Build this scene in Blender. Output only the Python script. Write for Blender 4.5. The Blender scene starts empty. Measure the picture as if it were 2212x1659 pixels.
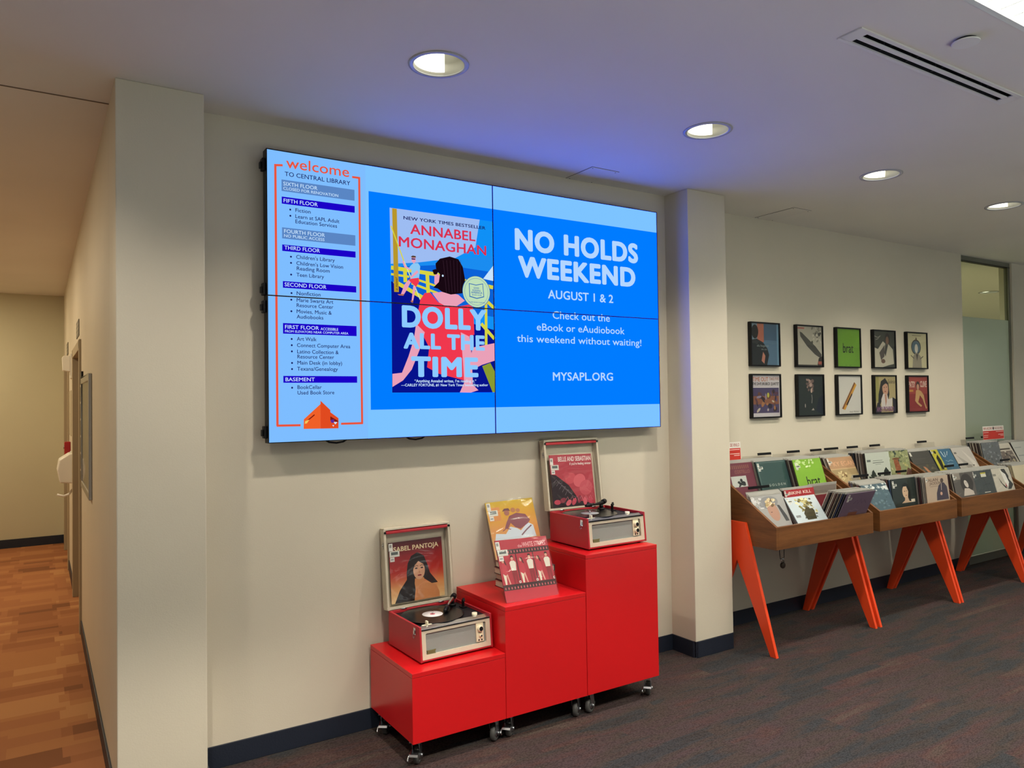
import bpy, bmesh, math, random
from mathutils import Vector, Matrix
random.seed(7)
SC = bpy.context.scene
COL = SC.collection
PI = math.pi

# ------------------------------------------------------------------ camera, world, exposure, large lights
def setup_camera():
    pos = Vector((-0.87385, -3.52597, 1.60428))
    yaw, pitch, roll, f = 0.5647808, 0.0212235, -0.0144592, 1616.14
    fw = Vector((math.sin(yaw) * math.cos(pitch), math.cos(yaw) * math.cos(pitch), math.sin(pitch)))
    r0 = Vector((math.cos(yaw), -math.sin(yaw), 0)); u0 = r0.cross(fw)
    c, s = math.cos(roll), math.sin(roll)
    r = r0 * c + u0 * s; u = u0 * c - r0 * s
    cd = bpy.data.cameras.new('camera'); cd.sensor_width = 36.0; cd.lens = f / 2212 * 36; cd.clip_start = 0.05
    co = bpy.data.objects.new('camera', cd); COL.objects.link(co)
    m = Matrix.Identity(4)
    for i in range(3):
        m[i][0] = r[i]; m[i][1] = u[i]; m[i][2] = -fw[i]; m[i][3] = pos[i]
    co.matrix_world = m
    SC.camera = co
setup_camera()
SC.view_settings.view_transform = 'Standard'; SC.view_settings.look = 'None'
SC.view_settings.gamma = 1; SC.view_settings.use_curve_mapping = False
SC.view_settings.exposure = 0.0
W = bpy.data.worlds.new('world'); SC.world = W; W.use_nodes = True
W.node_tree.nodes['Background'].inputs[0].default_value = (0.92, 0.98, 0.96, 1)
W.node_tree.nodes['Background'].inputs[1].default_value = 0.20

SPOT_W = 102.0            # each recessed downlight
WARM = (1.0, 0.91, 0.78)
TROFFER_W = 205.0
HALL_FILL_W = 980.0
CORRIDOR_W = 27.0
SCREEN_GAIN = 1.0

# ------------------------------------------------------------------ colour and materials
def lin(h):
    h = h.lstrip('#'); out = []
    for i in (0, 2, 4):
        c = int(h[i:i+2], 16) / 255
        out.append(c / 12.92 if c <= 0.04045 else ((c + 0.055) / 1.055) ** 2.4)
    return tuple(out) + (1.0,)
MATS = {}
def mat(key, col=None, rough=0.5, metal=0.0, spec=0.5, bump=None, coat=0.0):
    if key in MATS: return MATS[key]
    m = bpy.data.materials.new(key); m.use_nodes = True
    b = m.node_tree.nodes['Principled BSDF']
    b.inputs['Base Color'].default_value = lin(col) if isinstance(col, str) else tuple(col) + (1,)
    b.inputs['Roughness'].default_value = rough; b.inputs['Metallic'].default_value = metal
    b.inputs['Specular IOR Level'].default_value = spec
    b.inputs['Coat Weight'].default_value = coat; b.inputs['Coat Roughness'].default_value = 0.12
    if bump:
        sc, st = bump
        n = m.node_tree.nodes; l = m.node_tree.links
        tc = n.new('ShaderNodeTexCoord'); t = n.new('ShaderNodeTexNoise'); t.inputs['Scale'].default_value = sc; t.inputs['Detail'].default_value = 4
        bp = n.new('ShaderNodeBump'); bp.inputs['Strength'].default_value = st; bp.inputs['Distance'].default_value = 0.004
        l.new(tc.outputs['Object'], t.inputs['Vector']); l.new(t.outputs['Fac'], bp.inputs['Height']); l.new(bp.outputs['Normal'], b.inputs['Normal'])
    MATS[key] = m; return m
def emis(key, col, strength=1.0, sample=True):
    if key in MATS: return MATS[key]
    m = bpy.data.materials.new(key); m.use_nodes = True
    nt = m.node_tree; nt.nodes.clear()
    e = nt.nodes.new('ShaderNodeEmission'); o = nt.nodes.new('ShaderNodeOutputMaterial')
    e.inputs[0].default_value = lin(col) if isinstance(col, str) else tuple(col) + (1,)
    e.inputs[1].default_value = strength
    nt.links.new(e.outputs[0], o.inputs[0])
    if not sample: m.cycles.emission_sampling = 'NONE'
    MATS[key] = m; return m
def clear_mat(key, tint=(1, 1, 1), gloss=0.08, rough=0.05, wrinkle=0.0, wscale=9.0):
    # thin clear sheet: straight-through light plus a glossy film
    if key in MATS: return MATS[key]
    m = bpy.data.materials.new(key); m.use_nodes = True
    nt = m.node_tree; nt.nodes.clear(); n = nt.nodes; l = nt.links
    t = n.new('ShaderNodeBsdfTransparent'); t.inputs[0].default_value = tuple(tint) + (1,)
    g = n.new('ShaderNodeBsdfGlossy'); g.inputs['Roughness'].default_value = rough
    fr = n.new('ShaderNodeLayerWeight'); fr.inputs['Blend'].default_value = 0.5
    pw = n.new('ShaderNodeMath'); pw.operation = 'POWER'; pw.inputs[1].default_value = 5.0
    mm = n.new('ShaderNodeMath'); mm.operation = 'MULTIPLY_ADD'; mm.inputs[1].default_value = 0.6; mm.inputs[2].default_value = gloss * 0.6
    mx = n.new('ShaderNodeMixShader'); o = n.new('ShaderNodeOutputMaterial')
    l.new(fr.outputs['Facing'], pw.inputs[0]); l.new(pw.outputs[0], mm.inputs[0]); l.new(mm.outputs[0], mx.inputs[0]); l.new(t.outputs[0], mx.inputs[1]); l.new(g.outputs[0], mx.inputs[2]); l.new(mx.outputs[0], o.inputs[0])
    if wrinkle:
        tc = n.new('ShaderNodeTexCoord'); mp = n.new('ShaderNodeMapping'); mp.inputs['Scale'].default_value = (1, 1, 1.6)
        t1 = n.new('ShaderNodeTexNoise'); t1.inputs['Scale'].default_value = wscale; t1.inputs['Detail'].default_value = 2; t1.inputs['Distortion'].default_value = 1.2
        bp = n.new('ShaderNodeBump'); bp.inputs['Strength'].default_value = wrinkle; bp.inputs['Distance'].default_value = 0.01
        l.new(tc.outputs['Object'], mp.inputs[0]); l.new(mp.outputs[0], t1.inputs['Vector']); l.new(t1.outputs['Fac'], bp.inputs['Height'])
        l.new(bp.outputs[0], g.inputs['Normal']); l.new(bp.outputs[0], fr.inputs['Normal'])
    MATS[key] = m; return m

def paint_mat(key, col, sc=160.0, st=0.18, rough=0.6):
    # painted plaster with orange-peel relief and faint large-scale unevenness
    m = bpy.data.materials.new(key); m.use_nodes = True
    n = m.node_tree.nodes; l = m.node_tree.links; b = n['Principled BSDF']
    tc = n.new('ShaderNodeTexCoord')
    t = n.new('ShaderNodeTexNoise'); t.inputs['Scale'].default_value = sc; t.inputs['Detail'].default_value = 3
    t2 = n.new('ShaderNodeTexNoise'); t2.inputs['Scale'].default_value = 1.3; t2.inputs['Detail'].default_value = 2
    cr = n.new('ShaderNodeValToRGB'); c = lin(col)
    cr.color_ramp.elements[0].position = 0.3; cr.color_ramp.elements[1].position = 0.7
    cr.color_ramp.elements[0].color = tuple(x * 0.95 for x in c[:3]) + (1,); cr.color_ramp.elements[1].color = c
    bp = n.new('ShaderNodeBump'); bp.inputs['Strength'].default_value = st; bp.inputs['Distance'].default_value = 0.002
    l.new(tc.outputs['Object'], t.inputs['Vector']); l.new(tc.outputs['Object'], t2.inputs['Vector'])
    l.new(t2.outputs['Fac'], cr.inputs['Fac']); l.new(cr.outputs['Color'], b.inputs['Base Color'])
    l.new(t.outputs['Fac'], bp.inputs['Height']); l.new(bp.outputs['Normal'], b.inputs['Normal'])
    b.inputs['Roughness'].default_value = rough; b.inputs['Specular IOR Level'].default_value = 0.3
    MATS[key] = m; return m
WALL = paint_mat('wall_paint', '#d6cdb9')
CEIL = paint_mat('ceiling_paint', '#e6e1d8', 90, 0.08, 0.8)
ENDW = paint_mat('corridor_end_paint', '#c6c0a4')

def carpet_mat():
    m = bpy.data.materials.new('carpet_tiles'); m.use_nodes = True
    n = m.node_tree.nodes; l = m.node_tree.links; b = n['Principled BSDF']
    tc = n.new('ShaderNodeTexCoord')
    br = n.new('ShaderNodeTexBrick'); br.inputs['Scale'].default_value = 1; br.inputs['Mortar Size'].default_value = 0
    br.inputs['Brick Width'].default_value = 0.92; br.inputs['Row Height'].default_value = 0.23; br.offset = 0.37
    br.inputs['Color1'].default_value = (0, 0, 0, 1); br.inputs['Color2'].default_value = (1, 1, 1, 1)
    mp = n.new('ShaderNodeMapping'); mp.inputs['Scale'].default_value = (1.5, 8.0, 1)
    sc = n.new('ShaderNodeVectorMath'); sc.operation = 'SCALE'; sc.inputs['Scale'].default_value = 5.0
    ad = n.new('ShaderNodeVectorMath'); ad.operation = 'ADD'
    t = n.new('ShaderNodeTexNoise'); t.inputs['Scale'].default_value = 1.0; t.inputs['Detail'].default_value = 3; t.inputs['Roughness'].default_value = 0.55
    l.new(tc.outputs['Object'], br.inputs['Vector']); l.new(tc.outputs['Object'], mp.inputs[0])
    l.new(br.outputs['Color'], sc.inputs[0]); l.new(mp.outputs[0], ad.inputs[0]); l.new(sc.outputs[0], ad.inputs[1]); l.new(ad.outputs[0], t.inputs['Vector'])
    cr = n.new('ShaderNodeValToRGB'); e = cr.color_ramp.elements
    e[0].position = 0.30; e[0].color = lin('#4a4542'); e[1].position = 0.70; e[1].color = lin('#665850')
    for p, c in ((0.40, '#484a4c'), (0.47, '#574c46'), (0.55, '#5a4c4c'), (0.61, '#624a46')):
        x = cr.color_ramp.elements.new(p); x.color = lin(c)
    l.new(t.outputs['Fac'], cr.inputs['Fac'])
    # yarn loops in ribs
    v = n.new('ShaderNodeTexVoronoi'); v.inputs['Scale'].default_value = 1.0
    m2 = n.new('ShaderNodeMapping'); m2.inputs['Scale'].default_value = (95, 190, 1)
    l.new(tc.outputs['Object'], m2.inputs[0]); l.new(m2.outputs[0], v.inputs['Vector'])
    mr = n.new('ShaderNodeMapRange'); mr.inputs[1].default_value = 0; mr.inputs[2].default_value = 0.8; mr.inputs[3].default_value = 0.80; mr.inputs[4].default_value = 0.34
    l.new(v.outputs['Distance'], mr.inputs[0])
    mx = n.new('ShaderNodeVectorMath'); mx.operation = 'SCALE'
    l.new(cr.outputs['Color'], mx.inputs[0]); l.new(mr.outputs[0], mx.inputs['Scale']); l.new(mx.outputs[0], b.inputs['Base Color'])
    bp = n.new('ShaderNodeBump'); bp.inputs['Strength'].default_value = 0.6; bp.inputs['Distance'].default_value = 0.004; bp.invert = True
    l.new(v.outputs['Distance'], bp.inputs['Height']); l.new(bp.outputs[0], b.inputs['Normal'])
    b.inputs['Roughness'].default_value = 0.95; b.inputs['Specular IOR Level'].default_value = 0.1
    MATS['carpet_tiles'] = m; return m
def mosaic_mat():
    # orange corridor carpet: rectangles of mixed tan and rust
    m = bpy.data.materials.new('rust_mosaic_carpet'); m.use_nodes = True
    n = m.node_tree.nodes; l = m.node_tree.links; b = n['Principled BSDF']
    tc = n.new('ShaderNodeTexCoord')
    def brick(w, h, off, rot):
        mp = n.new('ShaderNodeMapping'); mp.inputs['Location'].default_value = (off, off * 0.7, 0)
        br = n.new('ShaderNodeTexBrick'); br.inputs['Scale'].default_value = 1; br.inputs['Mortar Size'].default_value = 0
        br.inputs['Brick Width'].default_value = w; br.inputs['Row Height'].default_value = h; br.offset = 0.31; br.squash = 1.35; br.squash_frequency = 2
        br.inputs['Color1'].default_value = (0, 0, 0, 1); br.inputs['Color2'].default_value = (1, 1, 1, 1)
        l.new(tc.outputs['Object'], mp.inputs[0]); l.new(mp.outputs[0], br.inputs['Vector']); return br
    b1 = brick(0.25, 0.125, 0.0, 0); b2 = brick(0.31, 0.25, 0.11, 0)
    mx = n.new('ShaderNodeMix'); mx.data_type = 'FLOAT'; mx.inputs[0].default_value = 0.45
    l.new(b1.outputs['Color'], mx.inputs[2]); l.new(b2.outputs['Color'], mx.inputs[3])
    cr = n.new('ShaderNodeValToRGB'); cr.color_ramp.interpolation = 'CONSTANT'; e = cr.color_ramp.elements
    e[0].position = 0; e[0].color = lin('#86583c'); e[1].position = 0.8; e[1].color = lin('#b98458')
    for p, c in ((0.2, '#9c6644'), (0.4, '#a66e4a'), (0.62, '#ae774e')):
        x = e.new(p); x.color = lin(c)
    l.new(mx.outputs[0], cr.inputs['Fac']); l.new(cr.outputs['Color'], b.inputs['Base Color'])
    b.inputs['Roughness'].default_value = 0.9; b.inputs['Specular IOR Level'].default_value = 0.1
    MATS['rust_mosaic_carpet'] = m; return m
def wood_mat():
    m = bpy.data.materials.new('walnut'); m.use_nodes = True
    n = m.node_tree.nodes; l = m.node_tree.links; b = n['Principled BSDF']
    tc = n.new('ShaderNodeTexCoord'); oi = n.new('ShaderNodeObjectInfo')
    ad = n.new('ShaderNodeVectorMath'); ad.operation = 'ADD'
    l.new(tc.outputs['Object'], ad.inputs[0]); l.new(oi.outputs['Location'], ad.inputs[1])
    mp = n.new('ShaderNodeMapping'); mp.inputs['Scale'].default_value = (0.55, 1.2, 7)
    l.new(ad.outputs[0], mp.inputs[0])
    t = n.new('ShaderNodeTexNoise'); t.inputs['Scale'].default_value = 1.3; t.inputs['Detail'].default_value = 2; t.inputs['Distortion'].default_value = 0.3
    l.new(mp.outputs[0], t.inputs['Vector'])
    w = n.new('ShaderNodeMath'); w.operation = 'MULTIPLY'; w.inputs[1].default_value = 9
    fr = n.new('ShaderNodeMath'); fr.operation = 'PINGPONG'; fr.inputs[1].default_value = 1
    l.new(t.outputs['Fac'], w.inputs[0]); l.new(w.outputs[0], fr.inputs[0])
    m2 = n.new('ShaderNodeMapping'); m2.inputs['Scale'].default_value = (12, 12, 220); l.new(ad.outputs[0], m2.inputs[0])
    t2 = n.new('ShaderNodeTexNoise'); t2.inputs['Scale'].default_value = 1; t2.inputs['Detail'].default_value = 2; l.new(m2.outputs[0], t2.inputs['Vector'])
    mx = n.new('ShaderNodeMix'); mx.data_type = 'FLOAT'; mx.inputs[0].default_value = 0.6
    l.new(fr.outputs[0], mx.inputs[2]); l.new(t2.outputs['Fac'], mx.inputs[3])
    cr = n.new('ShaderNodeValToRGB'); e = cr.color_ramp.elements
    e[0].position = 0.1; e[0].color = lin('#54321a'); e[1].position = 0.85; e[1].color = lin('#80522b')
    l.new(mx.outputs[0], cr.inputs['Fac']); l.new(cr.outputs['Color'], b.inputs['Base Color'])
    b.inputs['Roughness'].default_value = 0.42; b.inputs['Specular IOR Level'].default_value = 0.35
    MATS['walnut'] = m; return m
CARPET = carpet_mat(); MOSAIC = mosaic_mat(); WOOD = wood_mat()
NAVY = mat('navy_vinyl_base', '#1b2230', 0.5, bump=(120, 0.3))
RED = mat('red_laminate', '#d0181c', 0.30, spec=0.5)
REDV = mat('red_leatherette', '#b3232d', 0.45, bump=(400, 0.25))
ORANGE = mat('orange_lacquer', '#ea4a20', 0.35)
BLACK = mat('black_plastic', '#09090b', 0.45, spec=0.3)
BLACKG = mat('black_gloss', '#060608', 0.24, spec=0.3)
CREAM = mat('cream_leatherette', '#cfc4ad', 0.5, bump=(300, 0.2))
IVORY = mat('ivory_plastic', '#e9e0c0', 0.3)
CHROME = mat('chrome', '#d8d8da', 0.18, 1.0)
STEEL = mat('zinc_steel', '#b8bcc0', 0.3, 1.0)
ALU = mat('brushed_aluminium', '#a9a6a0', 0.35, 0.9)
GRILLE = mat('grey_grille_cloth', '#8f928d', 0.75, bump=(700, 0.4))
RUBBER = mat('grey_rubber', '#4c4c4a', 0.6)
WHITE = mat('white_plastic', '#e6e2d8', 0.35)
PAPER = mat('page_paper', '#cdbfa6', 0.9)
SLOT = mat('dark_slot', '#08080a', 0.9)
SLEEVE = clear_mat('clear_sleeve', (0.97, 0.97, 0.96), 0.11, 0.10, 0.55, 6.0)
PANE = clear_mat('picture_glass', (0.96, 0.96, 0.95), 0.05, 0.02, 0.06, 3.0)
HAZE = mat('hazy_polythene', '#a9a79f', 0.22, spec=0.6)

# ------------------------------------------------------------------ mesh helpers
class MB:
    def __init__(s): s.v = []; s.f = []; s.m = []; s.sm = []
    def add(s, vs, fs, mi=0, smooth=False):
        o = len(s.v); s.v += [tuple(v) for v in vs]
        for f in fs: s.f.append([i + o for i in f]); s.m.append(mi); s.sm.append(smooth)
        return s
    def box(s, a, b, mi=0):
        x0, y0, z0 = a; x1, y1, z1 = b
        return s.add([(x0,y0,z0),(x1,y0,z0),(x1,y1,z0),(x0,y1,z0),(x0,y0,z1),(x1,y0,z1),(x1,y1,z1),(x0,y1,z1)],
              [(0,3,2,1),(4,5,6,7),(0,1,5,4),(1,2,6,5),(2,3,7,6),(3,0,4,7)], mi)
    def prism(s, pts, axis, a, b, mi=0, smooth=False):
        # pts: 2D outline; axis 0 -> (y,z) pts, 1 -> (x,z), 2 -> (x,y)
        def P(p, t):
            return (t, p[0], p[1]) if axis == 0 else ((p[0], t, p[1]) if axis == 1 else (p[0], p[1], t))
        n = len(pts); vs = [P(p, a) for p in pts] + [P(p, b) for p in pts]
        s.add(vs, [list(range(n))[::-1], list(range(n, 2 * n))], mi)
        o = len(s.v) - 2 * n
        for i in range(n):
            j = (i + 1) % n
            s.f.append([o + i, o + j, o + n + j, o + n + i]); s.m.append(mi); s.sm.append(smooth)
        return s
    def cyl(s, c, r, h, axis=2, n=24, mi=0, r2=None, caps=True):
        r2 = r if r2 is None else r2
        def P(x, y, z):
            return (c[0] + x, c[1] + y, c[2] + z) if axis == 2 else ((c[0] + x, c[1] + z, c[2] + y) if axis == 1 else (c[0] + z, c[1] + x, c[2] + y))
        vs = [P(r * math.cos(2*PI*i/n), r * math.sin(2*PI*i/n), 0) for i in range(n)] + [P(r2 * math.cos(2*PI*i/n), r2 * math.sin(2*PI*i/n), h) for i in range(n)]
        s.add(vs, [[i, (i+1) % n, n + (i+1) % n, n + i] for i in range(n)], mi, True)
        if caps: s.add(vs, [list(range(n))[::-1], list(range(n, 2*n))], mi)
        return s
    def lathe(s, prof, c=(0,0,0), n=32, mi=0, axis=2):
        # prof: list of (r, z)
        def P(r, a, z):
            x, y = r*math.cos(a), r*math.sin(a)
            return (c[0]+x, c[1]+y, c[2]+z) if axis == 2 else ((c[0]+x, c[1]+z, c[2]+y) if axis == 1 else (c[0]+z, c[1]+x, c[2]+y))
        k = len(prof); vs = [P(r, 2*PI*i/n, z) for r, z in prof for i in range(n)]
        s.add(vs, [[j*n+i, j*n+(i+1) % n, (j+1)*n+(i+1) % n, (j+1)*n+i] for j in range(k-1) for i in range(n)], mi, True)
        return s
    def tube(s, pts, r, n=10, mi=0):
        pts = [Vector(p) for p in pts]; o = len(s.v); k = len(pts); rings = []
        up = Vector((0.31, 0.17, 0.93))
        for i, p in enumerate(pts):
            d = (pts[min(i+1, k-1)] - pts[max(i-1, 0)]).normalized()
            a = d.cross(up)
            if a.length < 1e-4: a = d.cross(Vector((1, 0, 0)))
            a.normalize(); b = d.cross(a)
            rr = r[i] if isinstance(r, (list, tuple)) else r
            rings += [p + a * rr * math.cos(2*PI*j/n) + b * rr * math.sin(2*PI*j/n) for j in range(n)]
        fs = [[i*n+j, i*n+(j+1) % n, (i+1)*n+(j+1) % n, (i+1)*n+j] for i in range(k-1) for j in range(n)]
        s.add(rings, fs, mi, True); s.add(rings, [list(range(n))[::-1], list(range((k-1)*n, k*n))], mi)
        return s
    def mesh(s, name, mats):
        me = bpy.data.meshes.new(name); me.from_pydata(s.v, [], s.f)
        for m in mats: me.materials.append(m)
        me.polygons.foreach_set('material_index', s.m); me.polygons.foreach_set('use_smooth', s.sm)
        bm = bmesh.new(); bm.from_mesh(me); bmesh.ops.remove_doubles(bm, verts=bm.verts, dist=1e-6)
        bmesh.ops.recalc_face_normals(bm, faces=bm.faces); bm.to_mesh(me); bm.free()
        me.update(); return me
    def obj(s, name, mats, parent=None, bevel=0, loc=None, seg=2):
        if not isinstance(mats, (list, tuple)): mats = [mats]
        return link(name, s.mesh(name, mats), parent, bevel, loc, seg)
def link(name, me, parent=None, bevel=0, loc=None, seg=2):
    o = bpy.data.objects.new(name, me); COL.objects.link(o)
    if parent is not None: o.parent = parent
    if loc is not None: o.location = loc
    if bevel:
        b = o.modifiers.new('bevel', 'BEVEL'); b.width = bevel; b.segments = seg; b.limit_method = 'ANGLE'; b.angle_limit = 0.6
    return o
def tag(o, label=None, cat=None, group=None, kind=None):
    if label: o['label'] = label
    if cat: o['category'] = cat
    if group: o['group'] = group
    if kind: o['kind'] = kind
    return o
def thing(name, label, cat, loc=(0,0,0), rot=(0,0,0), group=None):
    o = bpy.data.objects.new(name, None); COL.objects.link(o); o.location = loc; o.rotation_euler = rot
    o.empty_display_size = 0.1
    return tag(o, label, cat, group)
def empty(name, parent, loc=(0,0,0), rot=(0,0,0)):
    o = bpy.data.objects.new(name, None); COL.objects.link(o); o.parent = parent; o.location = loc; o.rotation_euler = rot; o.empty_display_size = 0.05
    return o
def struct(name, mb, m, parent=None, label=None, cat=None, bevel=0):
    o = mb.obj(name, m, parent, bevel)
    if parent is None: tag(o, label, cat, kind='structure')
    return o

# ------------------------------------------------------------------ flat printed artwork: coloured shapes and lettering, layered by overlap
GLY = {}
def glyphs(t, bold, shear=0.0):
    k = (t, bold, shear)
    if k in GLY: return GLY[k]
    cu = bpy.data.curves.new('lettering', 'FONT'); cu.body = t; d = (0.0, 0.009, 0.020, 0.034, 0.052)[bold]
    cu.fill_mode = 'FRONT'; cu.resolution_u = 3 if bold < 4 else 5; cu.shear = shear
    cu.space_character = (1, 1.01, 1.03, 1.06, 1.12)[bold]
    o = bpy.data.objects.new('lettering', cu); me = o.to_mesh()
    vs = [(v.co.x, v.co.y) for v in me.vertices]; fs = [list(p.vertices) for p in me.polygons]
    if d:   # heavier strokes: the letter repeated with small shifts
        base, bf, vs, fs = vs, fs, [], []
        nc = (0, 4, 8, 14, 16)[bold]
        for ci, (dx, dy) in enumerate([(d*math.cos(2*PI*(i + 0.5)/nc), d*math.sin(2*PI*(i + 0.5)/nc)) for i in range(nc)]):
            k0 = len(vs); vs += [(x + dx, y + dy*0.8, 0.8*ci/nc) for x, y in base]; fs += [[i + k0 for i in f] for f in bf]
    o.to_mesh_clear(); bpy.data.objects.remove(o); bpy.data.curves.remove(cu)
    GLY[k] = (vs, fs); return GLY[k]
CAP = {}
def capheight(b):
    if b not in CAP: CAP[b] = max(v[1] for v in glyphs('H', b)[0])
    return CAP[b]
class Art:
    def __init__(s): s.el = []
    def _add(s, vs, fs, col):
        xs = [v[0] for v in vs]; ys = [v[1] for v in vs]
        bb = (min(xs), min(ys), max(xs), max(ys)); ly = 0
        for e in s.el:
            q = e[3]
            if bb[0] < q[2] and q[0] < bb[2] and bb[1] < q[3] and q[1] < bb[3]: ly = max(ly, e[4] + 1)
        s.el.append((vs, fs, col, bb, ly)); return s
    def clamp(s):
        s.el = [([(min(max(v[0], 0.0), 1.0), min(max(v[1], 0.0), 1.0)) + tuple(v[2:]) for v in e[0]],) + tuple(e[1:]) for e in s.el]; return s
    def lift(s, k, start=1):
        # squeeze everything but the ground towards the top, where the sleeve shows above the next row
        s.el = s.el[:start] + [([(v[0], k + (1-k)*v[1]) + tuple(v[2:]) for v in e[0]],) + tuple(e[1:]) for e in s.el[start:]]; return s
    def poly(s, pts, col): return s._add(list(pts), [list(range(len(pts)))], col)
    def rect(s, x0, y0, x1, y1, col): return s.poly([(x0,y0),(x1,y0),(x1,y1),(x0,y1)], col)
    def ell(s, cx, cy, rx, ry, col, rot=0, n=22, a0=0, a1=2*PI):
        c, q = math.cos(rot), math.sin(rot); P = []
        for i in range(n):
            t = a0 + (a1 - a0) * i / (n if abs(a1 - a0 - 2*PI) < 1e-6 else n - 1)
            x, y = rx*math.cos(t), ry*math.sin(t); P.append((cx + x*c - y*q, cy + x*q + y*c))
        return s.poly(P, col)
    def line(s, pts, w, col):
        L = []; R = []
        for i, p in enumerate(pts):
            a = Vector(pts[max(i-1, 0)]); b = Vector(pts[min(i+1, len(pts)-1)]); d = (b - a).normalized(); n = Vector((-d.y, d.x)) * w / 2
            L.append((p[0]+n.x, p[1]+n.y)); R.append((p[0]-n.x, p[1]-n.y))
        vs = L + R; k = len(pts)
        return s._add(vs, [[i, i+1, k+i+1, k+i] for i in range(k-1)], col)
    def text(s, t, x0, x1, base, cap, col, bold=1, shear=0.0):
        vs, fs = glyphs(t, bold, shear)
        if not vs: return s
        a = min(v[0] for v in vs); b = max(v[0] for v in vs); kx = (x1 - x0) / (b - a); ky = cap / capheight(bold)
        return s._add([(x0 + (v[0]-a)*kx, base + v[1]*ky) + tuple(v[2:]) for v in vs], fs, col)
    def vtext(s, t, x, y0, y1, cap, col, bold=1, shear=0.0):
        # lettering reading upwards, baseline at x
        vs, fs = glyphs(t, bold, shear); a = min(v[0] for v in vs); b = max(v[0] for v in vs); k = (y1 - y0) / (b - a); c = cap / capheight(bold)
        return s._add([(x - v[1]*c, y0 + (v[0]-a)*k) for v in vs], fs, col)
    def grad(s, x0, y0, x1, y1, stops, n=40):
        # a printed colour fade in strips; stops from bottom to top
        for i in range(n):
            t = (i + 0.5) / n * (len(stops) - 1); k = min(int(t), len(stops) - 2); f = t - k
            c = '#' + ''.join('%02x' % round(int(stops[k][j:j+2], 16)*(1-f) + int(stops[k+1][j:j+2], 16)*f) for j in (1, 3, 5))
            s.rect(x0, y0 + (y1-y0)*i/n, x1, y0 + (y1-y0)*(i+1)/n, c)
        return s
    def stickers(s, x=0.015, y=0.985, k=1.0):
        # the white library stickers at the top left corner
        s.rect(x, y-0.13*k, x+0.075*k, y, '#e8e6de'); s.rect(x+0.012*k, y-0.07*k, x+0.055*k, y-0.02*k, '#9a9a96')
        s.rect(x+0.01*k, y-0.235*k, x+0.20*k, y-0.135*k, '#dcdcd2'); s.rect(x+0.04*k, y-0.2*k, x+0.17*k, y-0.15*k, '#5c6462')
        s.rect(x+0.015*k, y-0.315*k, x+0.10*k, y-0.24*k, '#e8e6de'); s.rect(x+0.03*k, y-0.29*k, x+0.085*k, y-0.265*k, '#a0a0a0')
        return s
    def meshdata(s, sx, sy, eps, matf):
        mb = MB(); cols = []
        for vs, fs, col, bb, ly in s.el:
            if col not in cols: cols.append(col)
            mb.add([(v[0]*sx, -(ly + 1 + (v[2] if len(v) > 2 else 0)) * eps, v[1]*sy) for v in vs], fs, cols.index(col))
        me = bpy.data.meshes.new('print'); me.from_pydata(mb.v, [], mb.f)
        for c in cols: me.materials.append(matf(c))
        me.polygons.foreach_set('material_index', mb.m); me.update(); return me
    def obj(s, name, sx, sy, parent=None, loc=(0,0,0), rot=(0,0,0), eps=0.00018, matf=None):
        o = link(name, s.meshdata(sx, sy, eps, matf or ink), parent, 0, loc); o.rotation_euler = rot; o.data.name = name; return o
def ink(c): return mat('ink_' + c.lstrip('#'), c, 0.45, spec=0.35)

# ------------------------------------------------------------------ the room
H = 2.907; XL0, XL1, PLY = -0.615, -0.2835, -0.2075; XR0, XR1, PRY = 2.545, 2.882, -0.203; YR = 0.1136; HB = 0.099; YE = 6.77
struct('floor', MB().box((-3.2, -4.3, -0.05), (11.5, -0.2, 0)).box((XL0, -0.2, -0.05), (11.5, 0.14, 0)), CARPET, label='dark brown and grey carpet tiles', cat='floor')
struct('floor', MB().box((-3.2, -0.2, -0.05), (XL0, YE + 0.1, 0)).box((XL0, 0.14, -0.05), (XL0 + 0.14, YE + 0.1, 0)), MOSAIC, label='orange mosaic carpet of the side corridor', cat='floor')
struct('floor', MB().box((5.2, 0.26, -0.05), (18, 5.2, 0)), mat('grey_floor', '#a5a294', 0.8), label='grey floor behind the glass', cat='floor')

struct('floor', MB().box((-3.2, -9.0, -0.05), (11.5, -4.3, 0)), mat('pale_bounce_floor', '#d9d8d2', 0.5), label='unseen pale floor behind the viewer, added to bounce light', cat='floor')  # added out of view to throw light up to the ceiling
# ceiling with openings for the downlights, the slot diffuser and the long light
DL = [(0.438, -0.96), (1.893, -0.98), (3.353, -0.98), (4.81, -0.99), (6.27, -0.99), (-1.02, -0.96)]
VENT = (1.59, -1.985, 2.79, -1.885)
TRO = (1.00, -2.85, 6.4, -2.283)
BACKDL = (9.5, 1.31)
def ceiling():
    bm = bmesh.new(); ed = []
    def loop(pts):
        vs = [bm.verts.new((x, y, H)) for x, y in pts]
        for i in range(len(vs)): ed.append(bm.edges.new((vs[i], vs[(i+1) % len(vs)])))
    loop([(-3.2, -8.5), (18, -8.5), (18, 5.2), (XL0 + 0.1, 5.2), (XL0 + 0.1, YE + 0.1), (-3.2, YE + 0.1)])
    for x, y in DL + [BACKDL]: loop([(x + 0.105*math.cos(2*PI*i/40), y + 0.105*math.sin(2*PI*i/40)) for i in range(40)])
    for a, b, c, d in ((VENT[0]+.02, VENT[1]+.012, VENT[2]-.02, VENT[3]-.012), TRO): loop([(a, b), (c, b), (c, d), (a, d)])
    bmesh.ops.triangle_fill(bm, edges=ed, use_beauty=True, use_dissolve=False)
    me = bpy.data.meshes.new('ceiling'); bm.to_mesh(me); bm.free(); me.materials.append(CEIL)
    return tag(link('ceiling', me), 'pale painted ceiling with recessed lights', 'ceiling', kind='structure')
ceiling()

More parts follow.
